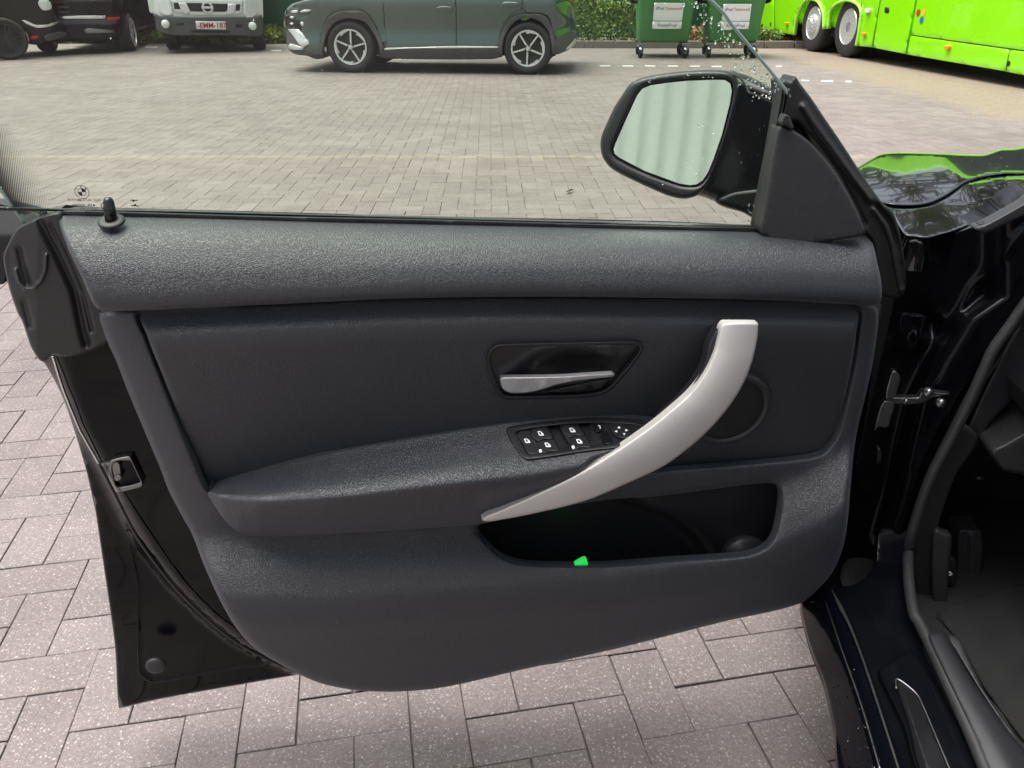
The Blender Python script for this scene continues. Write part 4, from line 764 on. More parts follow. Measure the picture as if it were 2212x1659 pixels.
for x, y, m in ((1335, 105, 'chip_red'), (1377, 105, 'chip_yellow'), (1362, 166, 'chip_blue')):
    c = BUS.at(*[np.array([q]) for q in cBus([(x, y)])[0]], .004)[0]; V, F = lathe_vf([(.001, .003), (.05, .003), (.05, 0)], c, BN, 20); mk('round_sticker', V, F, M[m], bus, smooth=False)
for x, y in ((110, 200), (2082, 528)):
    c = BUS.at(*[np.array([q]) for q in cBus([(x, y)])[0]], .004)[0]; V, F = lathe_vf([(.001, .003), (.035, .003), (.035, 0)], c, BN, 12); mk('flap_lock', V, F, M['dark'], bus, smooth=False)

# ================================================================== THE BLACK CAR WITH ITS DOOR OPEN
A0 = np.array([.53, 1.10, 0.0]); fwd = np.array([.117, .993, 0.0]); fwd /= np.linalg.norm(fwd); rgt = np.array([fwd[1], -fwd[0], 0])
car = thing('black_car', A0, 'black car in front, its driver door wide open showing dark leather trim', 'car')
th = R(8.5); DN = np.array([math.sin(th), -math.cos(th), 0]); DE = np.array([-math.cos(th), -math.sin(th), 0])   # door: inward normal, direction hinge -> latch
D = Plane(A0, DN)
K = 0.00062   # metres per pixel at the door, about

# ---- surface heights of the trim pieces over the door plane
pad_top = yl([(100, 461), (400, 467), (700, 476), (1100, 485), (1640, 498), (1920, 506)])
pad_bot = yl([(200, 671), (301, 671), (540, 660), (837, 646), (1152, 641), (1670, 649), (1905, 656)])
def f_pad(x, y):
    w = (y-pad_top(x))/(pad_bot(x)-pad_top(x)); return spl(w, [-.05, 0, .15, .35, .65, .9, 1.0, 1.1], [.000, .008, .048, .074, .092, .098, .097, .092])
def f_ins(x, y):
    dy = y-pad_bot(x); return spl(dy, [-40, 0, 20, 55, 75, 120, 200, 300, 420], [.060, .066, .074, .0895, .0905, .086, .075, .062, .044])
arm_u = yl([(440, 1062), (483, 1041), (571, 1012), (682, 981), (837, 952), (970, 930), (1104, 909), (1233, 896), (1368, 893), (1425, 900)])
arm_c = yl([(440, 1064), (460, 1068), (510, 1076), (571, 1079), (748, 1068), (925, 1046), (1152, 1022), (1240, 1006), (1345, 975), (1430, 950)])
arm_l = yl([(440, 1072), (456, 1081), (482, 1120), (518, 1152), (549, 1158), (615, 1158), (837, 1147), (1032, 1134), (1240, 1100), (1430, 1060)])
def f_arm(x, y):
    u, c, l = arm_u(x), arm_c(x), arm_l(x); w = np.where(y < c, (y-u)/np.maximum(c-u, 1), 1+(y-c)/np.maximum(l-c, 1))
    amp = np.interp(x, [440, 480, 560, 700, 1000, 1300], [.030, .050, .074, .090, .094, .084])
    return .064+amp*spl(w, [-.1, 0, .4, .8, .95, 1.06, 1.2, 1.5, 2.0, 2.1], [-.02, .03, .42, .86, .985, 1.03, 1.02, .88, .56, .48])
crease = yl([(380, 1300), (520, 1312), (700, 1315), (900, 1302), (1100, 1290), (1300, 1275), (1500, 1245), (1600, 1222), (1670, 1200), (1768, 1154), (1834, 1110), (1880, 1070)])
def f_car(x, y):
    dy = y-crease(x); o = spl(dy, [-700, -400, -250, -165, -60, -10, 25, 80, 140, 260], [.074, .075, .076, .078, .116, .130, .132, .120, .106, .082])
    left = np.interp(y, [670, 900, 1100, 1300, 1460], [300, 395, 470, 520, 640]); return o-.012*np.clip((left-x)/90, 0, 1)**2
top_cap = lambda x, y: f_car(x, y)+.0

# ---- painted door shell with its edge, rubber cap, lip seal, latch
def f_shell(x, y):
    lip = cB([(430, 290), (520, 560), (650, 880), (820, 1190), (930, 1400), (1060, 1659)])+cC([(900, 240), (1100, 500), (1300, 700), (1500, 860), (1700, 970), (1920, 1065), (2201, 1150)])
    xl = np.interp(y, [p[1] for p in lip], [p[0] for p in lip])
    s = np.clip((x-xl)/26, -1, 1); return -.012+.020*s*(1.5-.5*s*s)+.004*np.sin(y*.02)
shell_out = cA([(30, 1000), (60, 930), (130, 800), (200, 752), (350, 690), (430, 676)])+[(135, 468), (160, 470), (220, 471), (300, 473), (900, 488), (1600, 505), (1850, 540), (1890, 700), (1870, 900), (1850, 1000), (1835, 1150), (1790, 1240), (1720, 1290), (1560, 1320), (1340, 1370), (1126, 1415), (960, 1445), (860, 1455), (720, 1452)]+cC([(1920, 1065), (1500, 1135), (1000, 1225), (790, 1275), (755, 1280), (745, 1200), (730, 900), (690, 600), (650, 330), (600, 0)])+cB([(760, 1450), (720, 1270), (650, 1030), (570, 780), (500, 600), (370, 360), (330, 330), (260, 230), (180, 0)])+cA([(150, 1500), (80, 1300), (35, 1100)])
door = panel('door', shell_out, D, f_shell, M['door_paint'], car, r=7, rd=.006, grid=14, skirt=.05, back=True)
cap_out = cA([(30, 1000), (60, 930), (130, 800), (200, 752), (350, 690), (480, 658), (520, 700), (600, 950), (720, 1200), (840, 1470), (890, 1659)])+cB([(905, 170), (600, 300), (500, 302), (430, 288), (370, 345), (330, 335), (260, 230), (180, 0)])+cA([(150, 1500), (80, 1300), (35, 1100)])
g1 = cA([(330, 720), (480, 1000), (620, 1300), (690, 1640)])+cB([(720, 200)]); g2 = cA([(420, 760), (560, 1050), (690, 1350), (760, 1640)])
hook = cA([(130, 1130), (160, 1230), (210, 1290), (280, 1290), (345, 1220), (380, 1130), (385, 1010)])
def f_cap(x, y):
    o = .010+.010*np.clip((x-20)/60, 0, 1); o = o-ridge(x, y, g1, 9, .008)-ridge(x, y, g2, 5, .005)+ridge(x, y, hook, 3.0, .005)-ridge(x, y, cA([(160, 960), (190, 1100), (230, 1240)]), 7, .005)-ridge(x, y, cA([(200, 1400), (250, 1600)]), 7, .004)
    return o
panel('corner_rubber', cap_out, D, f_cap, M['rubber_grey'], door, r=5, rd=.006, grid=3.2, skirt=.008)
lip_pts = cB([(890, 180), (640, 285), (430, 290)]); V, F = tube_vf(line_pts(D, lip_pts, [.018, .012, .0], 6), .0016, 6); mk('edge_bead', V, F, M['rubber'], door)
lipc = cB([(820, 1190), (930, 1400), (1060, 1659)])+cC([(900, 240), (1100, 500), (1300, 700), (1500, 860), (1700, 970), (1920, 1065)])
V, F = tube_vf(line_pts(D, lipc, [.012, .016, .02, .022, .02], 6), .0022, 8); mk('lip_seal', V, F, M['rubber_grey'], door)
V, F = tube_vf(line_pts(D, cB([(440, 300), (520, 560), (645, 870), (690, 960), (820, 1190)]), [-.002, -.002, .0], 6), .002, 6); mk('edge_bead', V, F, M['chrome'], door)
def f_in(x, y): return f_shell(x, y)+.004
ip = cC([(800, 150), (870, 480), (870, 800), (880, 1060), (960, 1115), (1100, 1105), (1500, 1030), (1740, 985), (1650, 935), (1450, 830), (1250, 650), (1050, 440), (880, 200)])
panel('inner_plate', ip, D, lambda x, y: f_shell(x, y)+.0015+.004*np.exp(-(poly_d(x, y, ip, True)/4)**2), M['satin'], door, r=3, rd=.003, grid=6, skirt=.006)
c = D.at(*[np.array([q]) for q in cC([(988, 1012)])[0]], .012)[0]; V, F = lathe_vf([(.001, .004), (.010, .0036), (.0145, .002), (.0155, 0), (.0155, -.004)], c, DN, 24); mk('plug', V, F, M['plastic_grey'], door)
# latch
lt = panel('latch', cB([(905, 1190), (925, 1160), (1075, 1130), (1095, 1160), (1160, 1300), (1185, 1360), (1172, 1385), (960, 1432), (930, 1402), (903, 1330)]), D, lambda x, y: f_shell(x, y)+.010, M['steel'], car, holes=[cB([(935, 1195), (1070, 1165), (1090, 1185), (1150, 1310), (1160, 1345), (975, 1385), (950, 1350)])], r=2.2, rd=.003, grid=3, skirt=.014)
panel('latch_mouth', cB([(925, 1180), (1075, 1155), (1165, 1350), (970, 1395), (940, 1350)]), D, lambda x, y: f_shell(x, y)-.004, M['dark'], lt, r=1, rd=.001, grid=5, skirt=.004)
for pts, o in (([(925, 1190), (985, 1185), (1000, 1260), (1010, 1300), (960, 1320), (925, 1260)], .006), ([(945, 1300), (985, 1285), (1010, 1300), (1000, 1325), (960, 1335)], .010)):
    panel('latch_claw', cB(pts), D, lambda x, y, o=o: f_shell(x, y)+o, M['steel'], lt, r=1.2, rd=.002, grid=3, skirt=.008)
panel('striker_plate', cB([(800, 1185), (850, 1190), (915, 1180), (915, 1200), (880, 1212), (820, 1205)]), D, lambda x, y: f_shell(x, y)+.010, M['steel'], lt, r=1, rd=.002, grid=3, skirt=.01)
# outer belt moulding seen past the rubber corner
panel('outer_moulding', [(-40, 446), (60, 452), (90, 470), (50, 500), (20, 548), (12, 610), (-10, 612), (-40, 560)], D, lambda x, y: -.045+.02*np.clip((y-450)/60, 0, 1), M['rubber'], door, r=4, rd=.006, grid=6, skirt=.02)

# ---- lower trim carrier, with openings for the insert and the pocket
ins_hole = [(301, 676), (317, 731), (345, 805), (376, 886), (400, 947), (421, 997), (452, 1062), (520, 1090), (700, 1105), (1000, 1085), (1200, 1055), (1330, 1027), (1450, 1015), (1670, 997), (1752, 987), (1780, 976), (1806, 943), (1818, 906), (1840, 808), (1853, 723), (1852, 662), (1700, 655), (1152, 648), (837, 652), (540, 664)]
pocket = cD([(185, 1368), (158, 1410), (175, 1460), (215, 1510), (290, 1580), (380, 1625), (520, 1646), (700, 1650), (1000, 1648), (1400, 1618), (1700, 1600), (1890, 1580), (2000, 1530), (2050, 1450), (2080, 1300), (2086, 1200), (2062, 1140), (1990, 1125), (1750, 1152), (1500, 1185), (1250, 1213), (1000, 1230), (700, 1275), (400, 1335)])
car_out = [(214, 676), (216, 691), (234, 743), (250, 777), (273, 837), (312, 931), (346, 1011), (365, 1061), (398, 1123), (414, 1152), (442, 1224), (476, 1298), (510, 1356), (551, 1401), (599, 1431), (653, 1460), (700, 1478), (770, 1491), (863, 1494), (962, 1484), (1126, 1447), (1345, 1398), (1563, 1343), (1727, 1304), (1776, 1264), (1803, 1228), (1822, 1179), (1832, 1117), (1837, 1056), (1844, 983), (1853, 922), (1866, 870), (1883, 796), (1896, 710), (1897, 681), (1891, 661), (1860, 655), (1500, 650), (900, 655), (300, 668)]
trim = panel('door_trim', car_out, D, f_car, M['leather_fine'], car, holes=[ins_hole, pocket], r=13, rd=.012, hole_r=9, grid=9, skirt=.045, hole_skirt=.010)
def f_pocket(x, y):
    step = poly_d(x, y, [(1250, 1098), (1330, 1095), (1440, 1110), (1500, 1160), (1545, 1230)]); sx = np.interp(y, [1040, 1095, 1110, 1160, 1230], [1300, 1380, 1440, 1500, 1545])
    return .024+.030/(1+np.exp(-(x-sx)/9.0))
pk = panel('door_pocket', [(1020, 1100), (1290, 1060), (1700, 1025), (1710, 1080), (1695, 1180), (1640, 1220), (1550, 1235), (1240, 1240), (1110, 1235), (1030, 1170)], D, f_pocket, M['plastic'], car, r=6, rd=.006, grid=9, skirt=.01)
panel('bottle_holder', cD([(1715, 1610), (1725, 1545), (1775, 1490), (1850, 1462), (1930, 1470), (2000, 1510), (2030, 1540), (1960, 1590), (1880, 1612)]), D, lambda x, y: .062+.024*np.exp(-((x-1605)/45)**2-((y-1200)/40)**2), M['plastic_grey'], pk, r=10, rd=.014, grid=5, skirt=.03)
panel('green_tag', cD([(765, 1655), (830, 1610), (848, 1608), (862, 1660), (855, 1690), (780, 1690)]), D, lambda x, y: .108, M['green_glow'], pk, r=2, rd=.002, grid=4, skirt=.006)
V, F = box_vf(D.at(np.array([1400.]), np.array([1232.]), .045)[0], (.36, .07, .006), [DE, DN, (0, 0, 1)]); mk('pocket_floor', V, F, M['plastic'], pk, smooth=False)

# ---- dark backing that fills the joints between the trim pieces
panel('trim_backing', [(215, 640), (900, 620), (1890, 640), (1880, 760), (1850, 940), (1820, 1000), (1400, 1040), (1050, 1120), (560, 1140), (450, 1100), (400, 960), (300, 760)], D, lambda x, y: np.minimum(f_ins(x, y), f_car(x, y))-.022, M['dark'], trim, r=4, rd=.004, grid=16, skirt=.01)
# ---- middle insert
ins_out = [(305, 664), (320, 731), (349, 805), (380, 886), (404, 947), (425, 997), (456, 1064), (530, 1080), (700, 1095), (1000, 1075), (1200, 1045), (1330, 1021), (1450, 1010), (1670, 993), (1750, 983), (1776, 973), (1802, 941), (1814, 906), (1836, 808), (1849, 723), (1848, 655), (1700, 645), (1152, 638), (837, 642), (540, 656)]
bez_mid = cD([(226, 330), (244, 282), (285, 256), (350, 249), (700, 241), (1125, 233), (1178, 241), (1200, 262), (1192, 290), (1140, 362), (1060, 458), (995, 525), (925, 556), (828, 570), (600, 577), (355, 581), (309, 567), (286, 538), (256, 465), (234, 388)])
insert = panel('trim_insert', ins_out, D, f_ins, M['leather'], car, holes=[bez_mid], hole_r=3, r=8, rd=.009, grid=8, skirt=.02)
# ---- upper pad
pad_out = [(126, 470), (146, 535), (177, 600), (200, 654), (213, 669), (240, 672), (301, 671), (420, 666), (540, 660), (690, 653), (837, 646), (1000, 642), (1152, 641), (1400, 643), (1670, 649), (1842, 658), (1890, 660), (1903, 650), (1904, 613), (1897, 576), (1886, 528), (1872, 511), (1860, 506), (1640, 499), (1500, 494), (1100, 485), (700, 476), (400, 467), (200, 462), (140, 461)]
pad = panel('window_sill_pad', pad_out, D, f_pad, M['leather'], car, r=11, rd=.011, grid=8, skirt=.03)
# ---- lock pin with its round collar
lc_ = D.at(*[np.array([q]) for q in cGl([(1145, 850)])[0]], .044)[0]; upv = np.array([0, 0, 1.0]); upt = upv*.94+DN*.30; upt /= np.linalg.norm(upt)
V, F = lathe_vf([(.006, .001), (.008, .0016), (.011, .0014), (.0140, .0006), (.0150, -.0006), (.0150, -.0022)], lc_, upt, 36); lock = mk('lock_collar', V, F, M['plastic_grey'], car)
pt = D.at(*[np.array([q]) for q in cGl([(1075, 345)])[0]], .034)[0]; ax = pt-lc_; h_ = np.linalg.norm(ax); ax /= h_
V, F = lathe_vf([(.0066, -.004), (.0066, h_*.55), (.0058, h_*.82), (.0046, h_*.94), (.0026, h_*.99), (.0005, h_)], lc_, ax, 24); mk('lock_pin', V, F, M['gloss'], lock)

# ---- armrest
arm_out = [(448, 1061), (460, 1051), (483, 1041), (571, 1012), (682, 981), (837, 952), (970, 930), (1104, 909), (1233, 896), (1320, 892), (1368, 893), (1409, 898), (1425, 906), (1420, 930), (1385, 962), (1345, 972), (1290, 986), (1264, 1004), (1250, 1030), (1190, 1070), (1100, 1112), (1045, 1131), (960, 1138), (837, 1147), (700, 1155), (615, 1158), (549, 1158), (518, 1151), (497, 1136), (480, 1116), (456, 1081)]
sw_mid = cE([(215, 525), (240, 503), (700, 436), (1000, 412), (1300, 402), (1700, 430), (1800, 465), (1820, 500), (1770, 560), (1640, 620), (1330, 705), (1150, 735), (760, 795), (600, 818), (430, 828), (370, 800), (300, 690), (230, 580)])
arm = panel('armrest', arm_out, D, f_arm, M['leather'], car, holes=[sw_mid], hole_r=3, r=6, rd=.007, grid=7, skirt=.04)

# ---- inner door release in its bowl
bez_out = cD([(213, 330), (232, 275), (275, 246), (340, 238), (700, 230), (1130, 222), (1185, 230), (1212, 255), (1205, 290), (1150, 365), (1070, 465), (1000, 535), (930, 568), (830, 582), (600, 588), (350, 592), (300, 578), (275, 545), (245, 470), (222, 390)])
bez_in = cD([(236, 330), (252, 290), (290, 264), (350, 258), (700, 250), (1120, 242), (1170, 250), (1188, 268), (1180, 292), (1130, 360), (1050, 452), (990, 515), (920, 545), (825, 558), (600, 566), (360, 570), (318, 556), (296, 530), (266, 460), (244, 388)])
rel = panel('door_release', bez_out, D, lambda x, y: f_ins(x, y)+.006, M['plastic'], car, holes=[bez_in], r=2.6, rd=.003, grid=4, skirt=.012, hole_skirt=.006)
def f_bowl(x, y):
    cx, cy = 979+.3385*760, 662+.3385*390; q = ((x-cx)/110)**2+((y-cy)/45)**2
    return f_ins(x, y)+.002-.026*np.exp(-q*1.1)-.004
panel('bowl', cD([(225, 335), (240, 280), (290, 250), (700, 240), (1130, 232), (1190, 250), (1195, 280), (1060, 460), (930, 556), (830, 570), (340, 582), (290, 550), (250, 460)]), D, f_bowl, M['plastic'], rel, r=3, rd=.002, grid=4, skirt=.01)
def f_lev(x, y):
    t = (x-(979+.3385*300))/(.3385*730); return f_ins(x, y)+.006+.012*np.sin(np.clip(t, 0, 1)*2.6)+.02*np.clip((662+.3385*470-y)/40, -1, 1)*(.2+.8*np.clip(t, 0, 1))
panel('lever', cD([(298, 462), (305, 452), (480, 450), (700, 446), (1018, 426), (1030, 432), (1026, 445), (900, 460), (780, 474), (660, 498), (560, 530), (470, 549), (400, 553), (345, 545), (312, 520)]), D, f_lev, M['lever'], rel, r=2.2, rd=.003, grid=3, skirt=.008)
panel('lever_lower', cD([(600, 540), (760, 506), (880, 482), (1000, 462), (975, 495), (920, 530), (820, 546), (640, 550)]), D, lambda x, y: f_ins(x, y)+.002, M['gloss'], rel, r=2, rd=.002, grid=4, skirt=.006)

# ---- tweeter
sc_ = cD([(1757, 650)])[0]; c = D.at(np.array([sc_[0]]), np.array([sc_[1]]), .080)[0]; rad = np.linalg.norm(D.at(np.array([sc_[0]+87]), np.array([sc_[1]]), .080)[0]-c)*.985
sn = DN*.985-np.array([0, 0, .09])
V, F = lathe_vf([(rad*.82, -.004), (rad*.83, .004), (rad*.87, .0075), (rad*.95, .007), (rad*1.0, .002), (rad*1.0, -.012)], c, sn, 64); spk = mk('speaker', V, F[:-2], M['plastic_grey'], car)
V, F = lathe_vf([(.0005, .0085), (rad*.3, .008), (rad*.6, .0062), (rad*.84, .003)], c, sn, 64); mk('speaker_mesh', V, F[:-1], M['mesh'], spk)

# ---- window switch panel on the armrest
def f_sw(x, y): return f_arm(x, y)+.0035
sw_out = cE([(152, 515), (172, 490), (215, 476), (700, 410), (1200, 376), (1500, 385), (1740, 418), (1825, 455), (1850, 500), (1780, 570), (1560, 700), (1100, 765), (700, 828), (440, 864), (385, 856), (325, 815), (250, 705), (170, 570)])
sw_in = cE([(272, 540), (300, 520), (700, 462), (1000, 437), (1300, 428), (1680, 450), (1780, 480), (1800, 510), (1760, 550), (1640, 605), (1320, 692), (1150, 715), (760, 768), (600, 792), (430, 797), (395, 780), (330, 660), (285, 570)])
swp = panel('switch_panel', sw_out, D, f_sw, M['plastic'], car, holes=[sw_in], r=2.2, rd=.0025, grid=4, skirt=.008, hole_skirt=.012)
panel('switch_well', cE([(262, 535), (700, 450), (1300, 418), (1700, 440), (1815, 505), (1650, 620), (1150, 730), (430, 812), (330, 680)]), D, lambda x, y: f_arm(x, y)-.007+np.where(x > 1065+.1823*1150, .0075, 0), M['plastic'], swp, r=1.5, rd=.001, grid=5, skirt=.004)
def icon_door(c):
    x, y = c; return [(x-40, y-22), (x-5, y-28), (x+28, y-2), (x+40, y+24), (x-18, y+26)]
def button(name, pts, add, parent=swp, mat='plastic', icons=(), r=1.6, rd=.0016):
    b = panel(name, cE(pts), D, lambda x, y: f_arm(x, y)+add, M[mat], parent, r=r, rd=rd, grid=3, skirt=.010); return b
btn = [('window_switch', [(288, 548), (440, 528), (500, 640), (540, 775), (420, 790), (345, 670)], .0015, (402, 642)), ('window_switch', [(450, 525), (630, 492), (685, 555), (712, 612), (600, 622), (520, 645)], .004, (562, 555)), ('window_switch', [(522, 652), (610, 628), (715, 618), (752, 690), (775, 755), (660, 765), (595, 788), (560, 740)], .002, (645, 690)),
       ('window_switch', [(812, 480), (1000, 462), (1050, 520), (1083, 570), (960, 578), (900, 598)], .004, (938, 515)), ('window_switch', [(902, 604), (965, 584), (1085, 576), (1125, 640), (1150, 710), (1040, 718), (965, 738), (930, 680)], .002, (1020, 648)), ('mirror_fold_button', [(1186, 480), (1215, 462), (1285, 455), (1305, 500), (1292, 520), (1225, 532), (1200, 510)], .006, (1258, 478)), ('mirror_select_button', [(1280, 598), (1300, 578), (1365, 566), (1385, 585), (1410, 645), (1395, 665), (1330, 680), (1305, 655)], .006, None)]
for nm, pts, add, ic in btn:
    b = button(nm, pts, add, mat='plastic' if nm == 'window_switch' else 'gloss')
    if ic:
        if nm == 'window_switch':
            hole = [(ic[0]-24, ic[1]-14), (ic[0]-4, ic[1]-16), (ic[0]+14, ic[1]+12), (ic[0]-8, ic[1]+14)]
            ob = panel('window_symbol', cE(icon_door(ic)), D, lambda x, y, a=add: f_arm(x, y)+a+.0006, M['white_print'], swp, holes=[cE(hole)], r=.3, rd=.0001, grid=2.5, skirt=.0005, sharp=True)
        else:
            for sh in ([(-22, -22), (10, -26), (16, -6), (6, -2), (0, -14), (-18, -10)], [(-6, 2), (20, -2), (24, 22), (4, 26), (0, 14), (12, 12), (10, 6), (-2, 8)]):
                panel('mirror_symbol', cE([(ic[0]+a*.8, ic[1]+b_*.8) for a, b_ in sh]), D, lambda x, y, a=add: f_arm(x, y)+a+.0006, M['white_print'], swp, r=.3, rd=.0001, grid=2.5, skirt=.0005, sharp=True)
for x, y in ((561, 771), (950, 726)): panel('guide_dot', cE([(x-19, y), (x-8, y-14), (x+10, y-14), (x+19, y), (x+8, y+15), (x-10, y+15)]), D, lambda a, b_: f_arm(a, b_)+.004, M['white_print'], swp, r=1, rd=.0008, grid=2, skirt=.004)
for pts in ([(445, 600), (470, 590), (575, 765), (545, 780)], [(790, 480), (815, 475), (965, 722), (935, 732)]): panel('guide_rib', cE(pts), D, lambda a, b_: f_arm(a, b_)+.0025, M['plastic'], swp, r=1, rd=.001, grid=3, skirt=.008)
el = [(1515+128*math.cos(t), 528+82*math.sin(t)+0.15*128*math.cos(t)) for t in np.linspace(0, 2*math.pi, 28, endpoint=False)]
jy = panel('mirror_joystick', cE(el), D, lambda x, y: f_arm(x, y)+.0065, M['plastic'], swp, r=3, rd=.003, grid=3, skirt=.008)
for (x, y), k in (((1490, 482), 0), ((1582, 517), 1), ((1550, 566), 2), ((1455, 530), 3)):
    tri = [[(-18, 12), (0, -16), (20, 12)], [(-16, -14), (18, 2), (-16, 14)], [(-18, -12), (20, -12), (0, 14)], [(16, -14), (16, 14), (-18, 0)]][k]
    panel('arrow_symbol', cE([(x+a, y+b_) for a, b_ in tri]), D, lambda p, q: f_arm(p, q)+.0072, M['white_print'], swp, r=.3, rd=.0001, grid=3, skirt=.0005, sharp=True)

# ---- silver grab handle and its dark grip
h_right = [(1945, 108), (1940, 200), (1900, 370), (1830, 530), (1700, 712), (1550, 862), (1350, 1012), (1100, 1132), (850, 1236), (550, 1312), (230, 1371)]
h_left = [(182, 1356), (300, 1300), (500, 1210), (760, 1085), (1000, 943), (1250, 770), (1400, 648), (1500, 558), (1580, 460), (1650, 330), (1690, 200), (1706, 128), (1728, 104)]
f_h0 = lambda x, y: spl(y, [690, 740, 820, 920, 1020, 1130], [.132, .138, .146, .152, .155, .146])
def f_h(x, y):
    d = poly_d(x, y, cD([(1835, 104), (1800, 300), (1720, 480), (1600, 640), (1300, 880), (950, 1085), (600, 1240), (190, 1364)])); return f_h0(x, y)-.000003*d*d
hd = panel('grab_handle', cD(h_right+h_left+[(1735, 102), (1760, 102), (1920, 102), (1942, 103)]), D, f_h, M['silver'], car, r=4.5, rd=.004, grid=5, skirt=.010)
hb = cD([(1925, 118), (1920, 210), (1880, 370), (1810, 530), (1690, 690), (1540, 840), (1340, 985), (1250, 1000), (1235, 900), (1300, 730), (1400, 632), (1490, 538), (1555, 450), (1600, 360), (1618, 260), (1648, 190), (1690, 125), (1730, 108)])
panel('grip', hb, D, lambda x, y: f_h0(x, y)-.013, M['plastic'], hd, r=7, rd=.008, grid=7, skirt=.012)
for pts in ([(1915, 215), (1905, 280), (1885, 345), (1690, 345), (1680, 270), (1700, 215)],): panel('handle_foot', cD(pts), D, lambda x, y: f_h0(x, y)-.016, M['plastic'], hd, r=6, rd=.006, grid=6, skirt=.06)

# ---- window weatherstrip
def strip(name, top, dy, o, mat, par, rr=1.6): return panel(name, [(x, y) for x, y in top]+[(x, y+dy) for x, y in reversed(top)], D, flat(o), mat, par, r=rr, rd=.002, grid=8, skirt=.002)
strip('window_seal', cA([(520, 645), (900, 650), (1530, 668), (2212, 688)])+[(900, 474), (1267, 484), (1500, 490), (1640, 493)], 12, .010, M['rubber'], pad)
strip('window_seal', [(-20, 447), (135, 451), (400, 456), (700, 464), (900, 469.5), (1267, 480), (1500, 487), (1640, 490)], 6, .002, M['gloss'], pad, 1.2)

# ---- frameless window glass, its dotted edge print and its maker marks
def f_gl(x, y): return -.004+.00009*(470-y)+.00000003*(470-y)**2-.006*((x-850)/850)**2
gl_out = [(52, 482), (20, 436), (0, 408), (-45, 345), (-90, 270), (-130, 150), (-120, -60), (-40, -190), (300, -260), (800, -280), (1150, -230), (1350, -140), (1534, 0), (1585, 59), (1638, 122), (1690, 185), (1706, 210), (1695, 300), (1660, 520), (900, 505), (300, 490)]
win = panel('window_glass', gl_out, D, f_gl, M['glass'], car, r=.6, rd=.0005, grid=24, skirt=0, sharp=True)
M['glass_edge'] = plain('glass_edge', (0.30, 0.40, 0.36), 0.15, nscale=20)
for pts in ([(-130, 150), (-90, 270), (-45, 345), (0, 408), (20, 436), (52, 482)], [(1150, -230), (1350, -140), (1534, 0), (1585, 59), (1638, 122), (1690, 185), (1706, 210)]):
    q = np.array(pts, float); pp = smooth_path(q, 5); V, F = tube_vf(D.at(pp[:, 0], pp[:, 1], f_gl(pp[:, 0], pp[:, 1])+.0005), .0019, 8); mk('glass_rim', V, F, M['glass_edge'], win)
mb = MB()
for r_ in range(62):
    for k in range(17):
        # dots follow the raked rear edge and shrink inwards
        t = r_/61; bx, by = -66+122*t+k*5.0, 286+206*t-k*1.2
        if r_ % 2: bx += 2.5; by -= .6
        rr = 2.5*(1-.05*k)
        if by > 462 or rr < .3 or bx < -30: continue
        q = D.at(np.array([bx]), np.array([by]), f_gl(np.array([bx]), np.array([by]))+.0008)[0]; V, F = lathe_vf([(.0002, .0002), (rr*.00056, .0002), (rr*.00056, 0)], q, DN, 8); mb.add(V, F)
mb.out('edge_dots', [M['black_print']], win, kind='stuff')
def glass_at(p): p = cGl([p])[0]; x, y = np.array([p[0]]), np.array([p[1]]); return D.at(x, y, f_gl(x, y)+.0012)[0]
gex = glass_at((1000, 300))-glass_at((900, 300)); gpx = np.linalg.norm(gex)/100; gex /= np.linalg.norm(gex); gup = np.array([0, 0, 1.0]); gup = gup-gex*(gup@gex); gup /= np.linalg.norm(gup)
gnn = np.cross(gex, gup)
for body, p, w, hh in (('AGC AUTOMOTIVE', (555, 408), 725, 50), ('43R-00049', (555, 525), 500, 58), ('DOT 24 M254 AS2', (565, 598), 600, 42), ('OCP N° 0009', (1670, 632), 470, 46)):
    mb = MB(); put_text(mb, body, glass_at(p), -gex, gup, gpx*w, 0, .012, gpx*hh*1.25); mb.out('glass_lettering', [M['black_print']], win)
mb = MB(); c = glass_at((508, 233)); k = gpx*150
def ring(r0, r1, h): V, F = lathe_vf([(r0, 0), (r0, .0003), (r1, .0003), (r1, 0)], c, DN, 40, True); return V, F
mb.add(*ring(k*.96, k*1.03, 0)); mb.add(*ring(k*.54, k*.60, 0))
for q in (0, math.pi):
    th_ = np.linspace(q+math.pi*.5 , q+math.pi, 12)-math.pi*.5; mb.add(np.concatenate([[c+DN*.0003], c+DN*.0003+k*.57*(np.cos(th_)[:, None]*gex+np.sin(th_)[:, None]*gup)]), [(0, i, i+1) for i in range(1, 12)])
for ch, an in (('B', 38), ('M', 90), ('W', 142)):
    a = R(an); e_ = np.array([math.cos(a), math.sin(a)]); put_text(mb, ch, c+DN*.0003+k*.78*(e_[0]*gex+e_[1]*gup), -gex, gup, k*.26, 0, .02)
mb.out('glass_emblem', [M['black_print']], win)
mb = MB()
for q in ([(1555, 402), (1730, 408), (1725, 425), (1668, 427), (1625, 462), (1612, 424), (1565, 416)], [(1575, 525), (1630, 523), (1678, 487), (1690, 523), (1745, 535), (1742, 546), (1580, 540)]):
    mb.add([glass_at(p) for p in q], [tuple(range(len(q)))])
mb.out('glass_symbol', [M['black_print']], win)
V, F = tube_vf([glass_at(p) for p in ((965, 470), (940, 490), (925, 530), (940, 575), (975, 600))], .0005, 5); mk('glass_symbol', V, F, M['black_print'], win)

